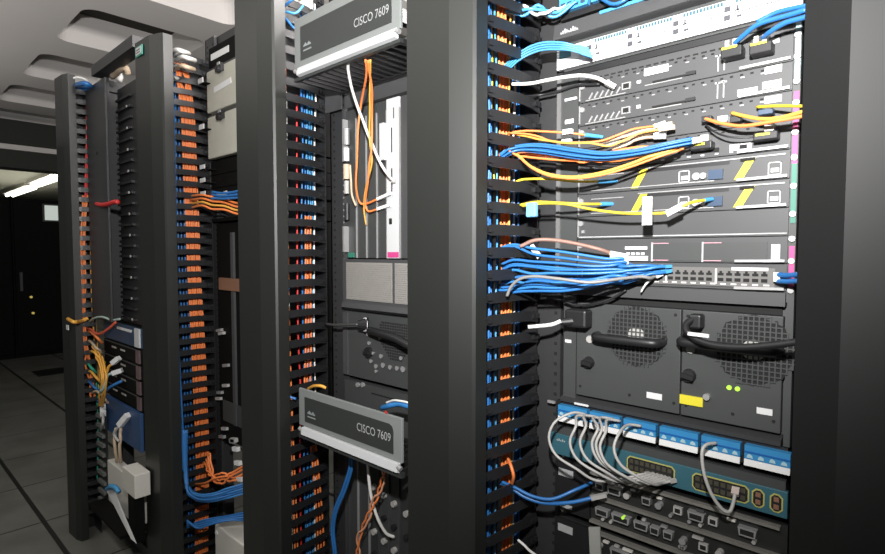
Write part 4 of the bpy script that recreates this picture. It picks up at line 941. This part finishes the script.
# lower vertical cards
LC = thing('switch_chassis', (XB+WA/2, YF, 0.25), 'dark chassis with vertical cards below the lower lettered cover', 'network switch')
box('shell', GREYD, (xl+0.004, xr-0.004, YF+0.02, YF+0.42, 0.25, 0.795), LC)
mb = MB(); mb.box(xl+0.001, xl+0.014, YF-0.004, YF+0.02, 0.25, 0.795); mb.box(xr-0.014, xr-0.001, YF-0.004, YF+0.02, 0.25, 0.795); mb.build('side_flange', GREY, LC)
ys = [q(px, 500)[0] for px in (343, 351, 360, 371, 381, 391, 401)]+[-1.07, -1.01, -0.96]
for i in range(len(ys)-1):
    c = box('vertical_card', GREYD if i % 3 else COVERD, (max(ys[i], xl+0.001)+0.001, ys[i+1]-0.002, YF-0.003, YF+0.013, 0.26, 0.79), LC)
    box('card_edge', SILV if i in (1, 2) else GREY, (ys[i+1]-0.003, ys[i+1]+0.0005, YF-0.009, YF+0.02, 0.26, 0.79), c)
    if i >= 3:
        for k in range(5):
            z = 0.74-k*0.07-i*0.012
            MB().cyl(((ys[i]+ys[i+1])/2, YF-0.014, z), ((ys[i]+ys[i+1])/2, YF-0.003, z), 0.009).build('connector', BLACK if k % 2 else GREYC, c)
# cables of the middle rack
cable('network_cable', 'white cable falling from the upper lettered cover to the white card', C((348, 62, .893), (348.5, 72, .91), (353, 93, .95), (362, 118, .99), (371, 142, 1.0), (381, 164, 1.01), (389, 176, 1.03), (393.5, 181, 1.05)), 0.0042, WHITEC, plug=(GREYC, 0.012, 0.012, 0.010))
cable('fibre_cable', 'orange fibre falling to the cards, leftmost of the orange strands by the white card', C((366.5, 60, .893), (366, 78, .93), (361, 104, .98), (358, 130, .99), (357, 160, 1.0), (356, 185, 1.01), (359, 201, 1.03), (365, 204, 1.04), (378, 199, 1.045)), 0.0032, ORANGE, plug=(PAPER, 0.055, 0.009, 0.009))
cable('fibre_cable', 'orange fibre falling to the cards, middle one of the strands by the white card', C((368, 60, .895), (371, 84, .94), (372, 115, .985), (371.5, 150, .995), (368, 180, 1.01), (365, 200, 1.03), (368, 211, 1.04), (378, 209, 1.045)), 0.0032, ORANGE, plug=(PAPER, 0.05, 0.009, 0.009))
cable('fibre_cable', 'amber fibre falling to the cards, rightmost of the strands by the white card', C((369.5, 60, .899), (370.5, 90, .95), (369.5, 130, .99), (371, 160, 1.0), (366, 190, 1.02), (364, 208, 1.04), (366, 225, 1.05)), 0.0026, AMBER)
cable('fibre_cable', 'beige cable hanging down the coax card left of the orange strands', C((350, 165, 1.03), (351, 180, 1.03), (352, 195, 1.035), (356, 206, 1.04)), 0.0035, BEIGE)
cable('power_cable', 'black power cable leaving the fingers into the fan supply', C((326, 324, 1.03), (336, 325, 1.02), (348, 324.5, 1.02), (358, 324.5, 1.025)), 0.0046, mat('worn black', (0.05, 0.05, 0.05), 0.3, 0, 0))
t = thing('power_plug', at(366, 330, 1.04), 'black power plug with a white ring in the fan supply', 'plug')
p = at(366, 324, 1.04); mb = MB().cyl(at(358, 324.5, 1.025), at(368, 324.5, 1.045), 0.012, 0.022); mb.build('body', BLACK, t); MB().cyl(at(364.2, 324.5, 1.0365), at(365.2, 324.5, 1.0395), 0.021, 0.022).build('ring', PAPER, t)
cable('network_cable', 'blue and white cable lying behind the top edge of the lower lettered cover', C((382, 408, .96), (389, 404.5, .95), (398, 403, .95), (409, 406, .95), (418, 410, .96)), 0.007, mat('mid blue jacket', (0.03, 0.17, 0.43), 0.4, 0, 0.1, 20))
cable('network_cable', 'white cable lying along the blue one behind the lower lettered cover', C((386, 404, .955), (396, 401.5, .948), (410, 403.5, .948), (418, 406, .955)), 0.003, WHITEC)
for k in range(2):
    cable('network_cable', 'blue cable hanging in a bow below the lower lettered cover', C((350.5+k*1.5, 452, .95), (350+k*1.5, 468, .955), (343+k*2, 490, .96), (335+k*1.5, 510, .96), (332+k*1.5, 530, .965), (334.5+k*1.5, 555, .97), (340, 600, 1.0)), 0.0042, BLUE, 'blue cables below the lower lettered cover')
cable('network_cable', 'grey white cable curving below the lower lettered cover to a connector', C((368, 462, .95), (369, 480, .96), (372, 500, .975), (378, 519, .99), (386, 533, 1.015), (394, 537, 1.04)), 0.0046, WHITEC)
for k in range(2):
    cable('fibre_cable', 'orange twisted fibre below the lower lettered cover', C((385-k*2, 471, .95), (380+k*2, 487, .96), (374-k*2, 503, .965), (366+k*2, 520, .97), (359-k, 537, .98), (357+k*2, 560, .99)), 0.003, (ORANGE, mat('pale orange jacket', (0.7, 0.32, 0.18), 0.5, 0, 0.1, 30))[k], 'orange twisted pair below the lower cover')
for k in range(3):
    cable('network_cable', 'blue cable looping out of the fingers left of the upper lettered cover', C((283, 8+k*4, .90), (287, 4+k*8, .885), (296, -3+k*16, .90), (303, -8+k*14, .93)), 0.0034, BLUE if k != 1 else LBLUE, 'blue loops left of the upper lettered cover')
t = MB().cyl(at(289, 1, .95), at(312, 6, 1.0), 0.018, 0.018).build('cable_sleeve', CREAM); tag(t, 'cream sleeve above the upper lettered cover', 'sleeve')
for k in range(2):
    cable('network_cable', 'blue cable crossing outside the fingers left of the beige vent panel', C((284+k*3, 310, .915), (286+k*1, 300, .90), (288-k*3, 290, .90), (290-k*4, 283, .91)), 0.0036, (BLUE, LBLUE)[k], 'blue cables crossing left of the vent panel')
cable('network_cable', 'blue cable drooping left of the lower lettered cover', C((279, 383, .90), (283, 388, .885), (289, 396, .885), (296, 399, .90)), 0.0042, BLUE)
cable('fibre_cable', 'short orange cable lying behind the corner of the lower lettered cover', C((308, 389, .95), (314, 386, .94), (321, 386, .94), (326, 388, .95)), 0.005, AMBER)

# ------------------------------------------------------------------ THIRD RACK
xl, xr = XC, XC+WA
tb = thing('equipment_case', (XC+WA/2, YF, 2.19), 'black unit with a white label above the grey clasped cases', 'equipment')
box('body', CAB, (xl+0.003, xr-0.003, YF-0.01, YF+0.4, 2.19, 2.275), tb)
for z0 in ():
    pass
plate('label', PAPER, (q(213, 40)[0], q(231, 28)[0], 2.222, 2.248), tb, YF-0.01, 0.001)
for k, (z0, z1) in enumerate(((2.0, 2.178), (1.81, 1.99))):
    t = thing('equipment_case', (XC+WA/2, YF, z0), ('grey case with a black clasp and white label, upper of two', 'grey case with a black clasp and no label in its middle, lower of two')[k], 'equipment', 'grey clasped cases')
    box('body', CASE, (max(-2.278, q(202.5, 100, 1.03)[0]), xr-0.003, YF-0.03, YF-0.002, z0, z1-0.008), t, bevel=0.004)
    box('rear_body', CAB, (xl+0.004, xr-0.006, YF-0.002, YF+0.38, z0, z1), t)
    box('top_flange', GREYD, (max(-2.275, q(203, 100, 1.03)[0]), xr-0.003, YF-0.026, YF-0.002, z1-0.008, z1), t)
    x = q(217, 70, 1.01)[0]
    mb = MB(); mb.box(x-0.016, x+0.016, YF-0.045, YF-0.03, z1-0.035, z1-0.004); mb.cyl((x, YF-0.055, z1-0.03), (x, YF-0.04, z1-0.03), 0.014); mb.build('clasp', BLACK, t)
    box('clasp_plate', SILV, (x-0.010, x+0.012, YF-0.047, YF-0.045, z1-0.012, z1-0.002), t)
    if k == 0: MB().obox((q(214, 95, 1.03)[0], YF-0.0305, 2.083), (q(231, 88, 1.03)[0], YF-0.0305, 2.093), 0.002, 0.024).build('label', PAPER, t)
    box('label', PAPER, (-2.285, -2.24, 0.998, 1.001, z1-0.062, z1-0.042), t); box('label_arm', CAB, (-2.283, -2.242, 1.001, YF-0.03, z1-0.062, z1-0.058), t)
for k, (z0, z1) in enumerate(((1.745, 1.802), (1.69, 1.742), (1.635, 1.687))):
    t = thing('rack_unit', (XC+WA/2, YF, z0), ('slim black unit under the grey cases, uppermost of three', 'slim black unit, middle of three under the grey cases', 'slim black unit with a long white label, lowest of three under the grey cases')[k], 'equipment', 'slim black units under the grey cases')
    box('body', CAB, (xl+0.003, xr-0.003, YF-0.012, YF+0.35, z0, z1), t)
    box('ear', GREYD, (xl-0.04, xl+0.004, YF-0.014, YF-0.008, z0+0.004, z1-0.004), t)
    box('label', PAPER, (-2.285, -2.24, 0.998, 1.001, z0+0.02, z0+0.037), t); box('label_arm', CAB, (-2.283, -2.242, 1.001, YF-0.012, z0+0.018, z0+0.022), t)
    if k == 2: MB().obox((q(214, 188)[0], YF-0.0125, 1.652), (q(230, 183)[0], YF-0.0125, 1.664), 0.002, 0.015).build('label', PAPER, t)
sh = thing('rack_shelf', (XC+WA/2, YF, 1.55), 'black shelf under the slim units where orange and blue cables cross', 'shelf')
box('tray', CAB, (xl+0.003, xr-0.003, YF-0.012, YF+0.35, 1.548, 1.562), sh)
for k in range(4):
    cable('fibre_cable', 'orange cable crossing to the right above the black shelf', C((190, 196+k*4, .97), (202, 195+k*3.5, .965), (212, 197+k*4, .98), (224, 199+k*3.5, 1.0), (236, 203+k*3.5, 1.02), (246, 204+k*3.5, 1.03)), 0.0045, (ORANGE, ORANGE, BEIGE, ORANGE)[k] if k != 2 else AMBER, 'orange cables above the black shelf')
for k in range(3):
    cable('network_cable', 'blue cable end crossing above the orange ones by the black shelf', C((212, 193+k*2, .98), (222, 194+k*2, .985), (234, 192+k*3, .995), (246, 189+k*4, 1.0)), 0.005, BLUE, 'blue cables above the black shelf')
ru = thing('rack_unit', (XC+WA/2, YF, 0.62), 'tall black unit with a pale edge behind the post beside the dark rail', 'equipment')
box('body', CAB, (xl+0.02, xr-0.003, YF+0.0, YF+0.35, 0.62, 1.54), ru)
box('pale_edge', GREY, (q(233.5, 300)[0], q(236, 300)[0], YF-0.01, YF, 0.70, 1.50), ru)
box('brown_plate', BROWN, (xl+0.06, xr-0.02, YF-0.014, YF, q(228, 290)[1], q(228, 278)[1]), ru)
random.seed(3)
for py in (330, 333, 365, 385, 392, 398, 428, 436):
    px = random.uniform(217, 234); x, z = q(px, py); MB().obox((x-0.02, YF-0.008, z-0.004), (x+0.025, YF-0.008, z+0.004), 0.012, 0.012).build('connector', random.choice((SILV, GREYC)), ru)
box('unit_face', GREYD, (xl+0.06, xr-0.01, YF-0.006, YF, 0.70, q(225, 400)[1]), ru)
# bottom of the third rack
gD = 'blue cables turning right low in the third rack'
for k in range(5):
    o = k-2
    cable('network_cable', 'thick blue cable turning right low in the rack of the grey cases', C((183+k, 430, .885-(k % 2)*.01), (184.5+k*.6, 470+o, .875-(k % 2)*.01), (187+k*.5, 489+o*1.3, .87-(k % 2)*.01), (197, 497+o*1.5, .88-(k % 2)*.01), (212, 497.5+o*1.8, .905-(k % 2)*.01), (228, 493+o*2.2, .94), (246, 488+o*2.5, .99)), 0.0042, BLUE if k % 2 else mat('mid blue jacket', (0.03, 0.17, 0.43), 0.4, 0, 0.1, 20), gD)
for k in range(4):
    cable('network_cable', 'blue cable running right just above the white box', C((187, 528-k*2.5, .885-k*.008), (198, 522+k*2, .89-k*.008), (212, 518.5+k*1.8, .915-k*.008), (228, 516+k*1.5, .95-k*.006), (246, 513+k*2, .99)), 0.004, BLUE, 'blue cables above the white box')
for k in range(4):
    cable('fibre_cable', 'orange cable fanning right above the thick blue ones', C((204+k*2, 462-k*3, .97), (212, 474+k*1.5, .955), (222, 480+k*1.5-(k % 2)*8, .965), (234, 479+(k % 2)*3-k*3, .99), (246, 476-k*4, 1.01)), 0.0042, ORANGE, 'orange cables above the thick blue ones')
cable('fibre_cable', 'orange cable sweeping left above the thick blue ones', C((194, 484, .96), (205, 483, .945), (216, 478, .95), (228, 476, .97)), 0.0042, ORANGE)
for k, (px, py) in enumerate(((233, 441), (236, 449), (238, 463), (240, 479), (234, 440))):
    p = at(px, py, 1.0); tag(MB().obox((p.x-0.02, p.y, p.z-0.003), (p.x+0.02, p.y, p.z+0.004), 0.014, 0.016).build('network_plug', (SILV, PAPER, PAPER, PAPER, GREYC)[k]), ('metal plug, uppermost above the white box', 'white plug just below the metal one', 'white plug at the end of an orange cable', 'white plug lowest above the thick blue cables', 'grey plug beside the uppermost metal one')[k], 'plug')
wb = thing('junction_box', at(229, 600, .96), 'white box standing low beside the third post', 'box')
p0 = at(214.5, 524, .95); p1 = at(246, 524, .95)
zt = p0.z
box('body', CREAM, (p0.x, p0.x+0.34, .95, 1.04, zt-0.33, zt), wb, bevel=0.006)
MB().cyl((p0.x+0.02, .946, zt-0.03), (p0.x+0.02, .95, zt-0.03), 0.009).build('screw', PAPER, wb)
wb.location = wb.location

# ------------------------------------------------------------------ FOURTH RACK at the left end
Y4 = 0.84
rk = thing('equipment_rack', (-2.75, Y4, 0), 'dark open rack at the left end holding black switches and a blue panel', 'rack', 'open equipment racks in the row')
mb, hb = MB(), (MB(), MB()); upright(mb, hb, -3.02, -2.975, 0, 2.26, Y4+0.02); u = mb.build('upright', RAIL, rk); [h_.build('mounting_holes', HOLE, u) for h_ in hb if h_.v]
mb, hb = MB(), (MB(), MB()); upright(mb, hb, -2.50, -2.46, 0, 2.26, Y4+0.02); u = mb.build('upright', RAIL, rk); [h_.build('mounting_holes', HOLE, u) for h_ in hb if h_.v]
bp_ = box('blanking_panel', RAIL, (-3.05, -2.765, 0.792, 0.800, 1.10, 2.20), rk)
MB().cyl((-2.90, 0.790, 1.88), (-2.90, 0.792, 1.88), 0.008).build('panel_hole', HOLE, bp_)
box('side_beam', RAIL, (-3.02, -2.99, Y4+0.03, Y4+0.46, 2.2, 2.25), rk); box('side_beam', RAIL, (-2.49, -2.46, Y4+0.03, Y4+0.46, 2.2, 2.25), rk)
box('top_beam', RAIL, (-3.02, -2.46, Y4-0.03, Y4+0.03, 2.262, 2.31), rk)
box('base_beam', RAIL, (-3.02, -2.46, Y4+0.033, Y4+0.42, 0, 0.06), rk)
for x in (-3.02, -2.49): box('rear_upright', RAIL, (x, x+0.03, Y4+0.44, Y4+0.47, 0, 2.26), rk)
cmb = thing('cable_comb', (-2.66, Y4, 1.10), 'dark comb of short bars right of the blank panel in the left rack', 'cable manager')
box('backing', FING, (-2.79, -2.52, Y4+0.01, Y4+0.018, 1.10, 2.16), cmb)
for k in range(22):
    z = 1.12+k*0.0468
    mb = MB(); mb.box(-2.78, -2.60, Y4-0.003, Y4+0.01, z-0.005, z+0.005); b_ = mb.build('bar', BLACK, cmb)
    if k % 2 == 0: MB().cyl((-2.63, Y4-0.006, z), (-2.63, Y4-0.003, z), 0.006, n=8).build('stud', GREYC, b_)
def unit4(name, z0, z1, m, label, y=Y4-0.015, cat='network switch', x0=-3.0, x1=-2.50):
    t = thing(name, ((x0+x1)/2, y, z0), label, cat)
    box('front_panel', m, (x0, x1, y, y+0.014, z0, z1), t, bevel=0.002); box('case', CAB, (x0+0.04, x1-0.01, y+0.014, y+0.33, z0+0.002, z1-0.002), t)
    return t
t = unit4('network_switch', 1.005, 1.09, NAVY, 'navy faced switch on top of the black switches in the left rack')
box('badge', PAPER, (q(116, 318, .82)[0], q(130, 322, .82)[0], .822, .825, 1.065, 1.076), t); box('ear', WHITE, (-2.555, -2.50, .818, .825, 1.01, 1.09), t)
for k in range(4):
    z1 = 1.0-k*0.068
    t = unit4('network_switch', z1-0.064, z1, CAB, ('black switch directly under the navy one, uppermost of four', 'black switch, second from the top of four in the left rack', 'black switch with white plugs, third of four in the left rack', 'black switch lowest of four, above the blue panel')[k])
    box('trim_line', GREYD, (-2.99, -2.52, .822, .825, z1-0.008, z1-0.004), t)
    for j in range(2): box('label', GREYC, (-2.88+j*0.12, -2.82+j*0.12, .8235, .825, z1-0.032, z1-0.024), t)
    box('ear', mat('dusty pink metal', (0.12, 0.08, 0.085), 0.4, 0, 0.1, 40), (-2.545, -2.505, .818, .825, z1-0.06, z1-0.004), t)
t = unit4('patch_panel', 0.555, 0.725, mat('matt blue', (0.022, 0.06, 0.15), 0.5, 0, 0.08, 30), 'blue front panel under the black switches in the left rack', y=Y4-0.025, cat='panel')
mb = MB()
for k in range(3): mb.box(-2.93+k*0.14, -2.84+k*0.14, .8145, .815, 0.60, 0.602)
mb.build('seam_lines', NAVY, t)
wb1 = thing('power_adapter', at(128, 505, .72), 'white box at the lower front of the left rack, nearest the viewer', 'box')
a = at(122, 466, .74); b_ = at(141, 505, .74)
box('body', CREAM, (a.x, at(134.5, 480, .74).x, .74, .80, b_.z, a.z), wb1, bevel=0.004)
wb2 = thing('power_adapter', at(115, 490, .80), 'white cased box behind the nearer white box in the left rack', 'box')
a2 = at(110, 459, .815); box('body', CREAM, (a2.x, a2.x+0.38, .803, .85, a2.z-0.20, a2.z), wb2, bevel=0.004)
wbs = thing('rack_shelf', (-2.75, .80, 0.19), 'black shelf carrying white boxes in the left rack', 'shelf')
zsh = min(a2.z-0.20, b_.z)
box('tray', CAB, (-2.968, -2.51, .73, Y4+0.3, zsh-0.016, zsh-0.001), wbs)
for o_, zbase in ((wb1, b_.z), (wb2, a2.z-0.20)):
    if zbase > zsh+0.01:
        box('feet', CAB, (a.x+0.03 if o_ is wb1 else a2.x+0.03, (a.x+0.10 if o_ is wb1 else a2.x+0.20), .75 if o_ is wb1 else .81, .79 if o_ is wb1 else .85, zsh, zbase), o_)
tag(MB().hull([at(105.5, 489, .745), at(113, 487, .745), at(137, 544, .70), at(131, 539, .70)], [at(105.5, 489, .752), at(113, 487, .752), at(137, 544, .707), at(131, 539, .707)]).build('cable_duct', PAPER), 'white strip leaning down in front of the white boxes', 'strip')
cable('network_cable', 'blue and white cable end tucked at the top of the leaning white strip', C((107, 489, .735), (111, 486, .73), (116, 488, .735), (119, 492, .738)), 0.010, LBLUE)
random.seed(5)
# tangle of cables before the black switches
for k in range(2):
    py = (362, 372)[k]
    cable('network_cable', ('white plugged cable into the third black switch, upper of two', 'white plugged cable into the third black switch, lower of two')[k], C((104-k*2, 395, .765), (103+k, 383+k*4, .755), (106+k, 370+k*6, .765), (113, py+1, .785)), 0.006, (AMBER, GREENC)[k] if k == 0 else mat('pale teal jacket', (0.3, 0.4, 0.36), 0.5, 0, 0.1, 30), plug=(PAPER, 0.04, 0.022, 0.02))
for k in range(3):
    cable('fibre_cable', 'amber cable hanging in a bunch before the black switches', C((92+k*5, 346+k*5, .78), (99+k*3, 362+k*3, .765), (102+k*2.2, 378, .755), (101+k*2, 393, .76), (99+k*1.8, 406, .78)), 0.0045, AMBER, 'amber bunch before the black switches')
cable('network_cable', 'blue cable crossing down from the lowest black switch', C((122, 381, .81), (112, 386, .78), (104, 392, .765), (98, 402, .775)), 0.0065, BLUE)
cable('fibre_cable', 'red orange cable swagging across below the navy switch', C((80, 324, .79), (90, 330, .775), (99, 334, .77), (108, 329, .785), (116, 322, .805)), 0.006, mat('red orange jacket', (0.5, 0.08, 0.04), 0.5, 0, 0.1, 30))
cable('network_cable', 'pale blue cable swagging above the red orange one', C((86, 326, .79), (93, 319, .775), (102, 317, .78), (112, 320, .80), (120, 319, .815)), 0.005, mat('pale teal jacket', (0.3, 0.4, 0.36), 0.5, 0, 0.1, 30))
cable('fibre_cable', 'orange bundle crossing the front edge of the leftmost post', C((68, 319, .70), (74, 322, .69), (82, 321, .745), (88, 318, .77)), 0.009, AMBER)
p = at(66.5, 327.5, .695); tag(box('post_label', PAPER, (p.x-0.02, p.x+0.02, .6975, .7005, p.z-0.012, p.z+0.012)), 'small white label on the front of the leftmost post', 'label')
cable('network_cable', 'red cable crossing before the blank panel in the left rack', C((97, 204, .78), (102, 205, .775), (108, 204, .775), (114, 202, .78), (118, 202, .785)), 0.010, RED)
for k, (px, py) in enumerate(((103, 408), (120, 419))):
    p = at(px, py, .80); d = at(px-2, py+9, .79)
    cable('network_cable', ('white plugged cable at the left edge of the blue panel', 'white plugged cable in the middle of the blue panel')[k], [at(px+(-2, 0)[k], py+22, .785), at(px+(2, -4)[k]-2, py+15, .77), at(px, py+6, .785)], 0.006, GREYC, plug=(PAPER, 0.07, 0.024, 0.024))
for k in range(2):
    cable('power_cable', 'beige cable dropping from the blue panel to the white boxes', C((116+k*5, 428, .80), (114.5+k*5, 440, .785), (116+k*4, 455, .79), (117+k*4, 462, .80)), 0.007, BEIGE, 'beige cables above the white boxes')
lcb = thing('cable_comb', (-2.98, .80, 0.15), 'grey comb of short bars low beside the leftmost post', 'cable manager')
box('backing', FING, (-3.045, -2.93, .802, .81, 0.12, 0.66), lcb)
for k in range(11):
    z = 0.15+k*0.0468
    MB().prism_y([(-3.04, z-0.010), (-2.94, z-0.004), (-2.94, z+0.012), (-3.04, z+0.008)], .79, .802).build('bar', mat('lit bar grey', (0.13, 0.135, 0.13), 0.5, 0, 0.1, 60), lcb)  # pale grey for plastic finger ends, with flash light put into the colour
for k, (px, py) in enumerate(((176, 50), (182, 57), (170, 77), (181, 66))):
    cable('network_cable', ('white cable end highest in the manager left of the grey cases', 'second white cable end under the highest one left of the grey cases', 'grey cable end near the top of the post with a white label', 'pink cable end below the white ones left of the grey cases')[k], C((px-6, py+4, .93), (px, py, .905), (px+7, py+1.5, .92), (px+13, py+3.5, .96)), 0.009, (WHITEC, WHITEC, GREYC, BEIGE)[k])
for k in range(7):
    random.seed(40+k)
    x, y = 84+random.uniform(0, 14), 335+k*10
    cable('fibre_cable', 'short coloured cable poking through the fingers of the leftmost manager', C((x-6, y, .80), (x, y-4, .775), (x+7, y+3, .775), (x+12, y+8, .80)), 0.006, (ORANGE, BEIGE, AMBER, GREENC, AMBER, BLUE, BEIGE)[k], 'short coloured cables in the leftmost manager')
cable('network_cable', 'blue coil lying on top of the leftmost manager', C((75, 86, .76), (80, 84, .75), (87, 84, .765), (91, 88, .80), (84, 89, .79), (77, 89, .775)), 0.012, BLUE)
cable('network_cable', 'white cable arching over the blue coil on the leftmost manager', C((65, 86, .73), (70, 80, .735), (78, 77.5, .76), (86, 80, .79), (90, 86, .81)), 0.006, WHITEC)
for k in range(2):
    cable('network_cable', 'pale coil lying under the top beam of the left rack', C((100+k*14, 82-k*6, .88), (106+k*14, 76-k*6, .87), (114+k*12, 73-k*5, .88), (118+k*10, 79-k*5, .89)), 0.014, (WHITEC, BEIGE)[k], 'pale coils under the top beam')
settle()
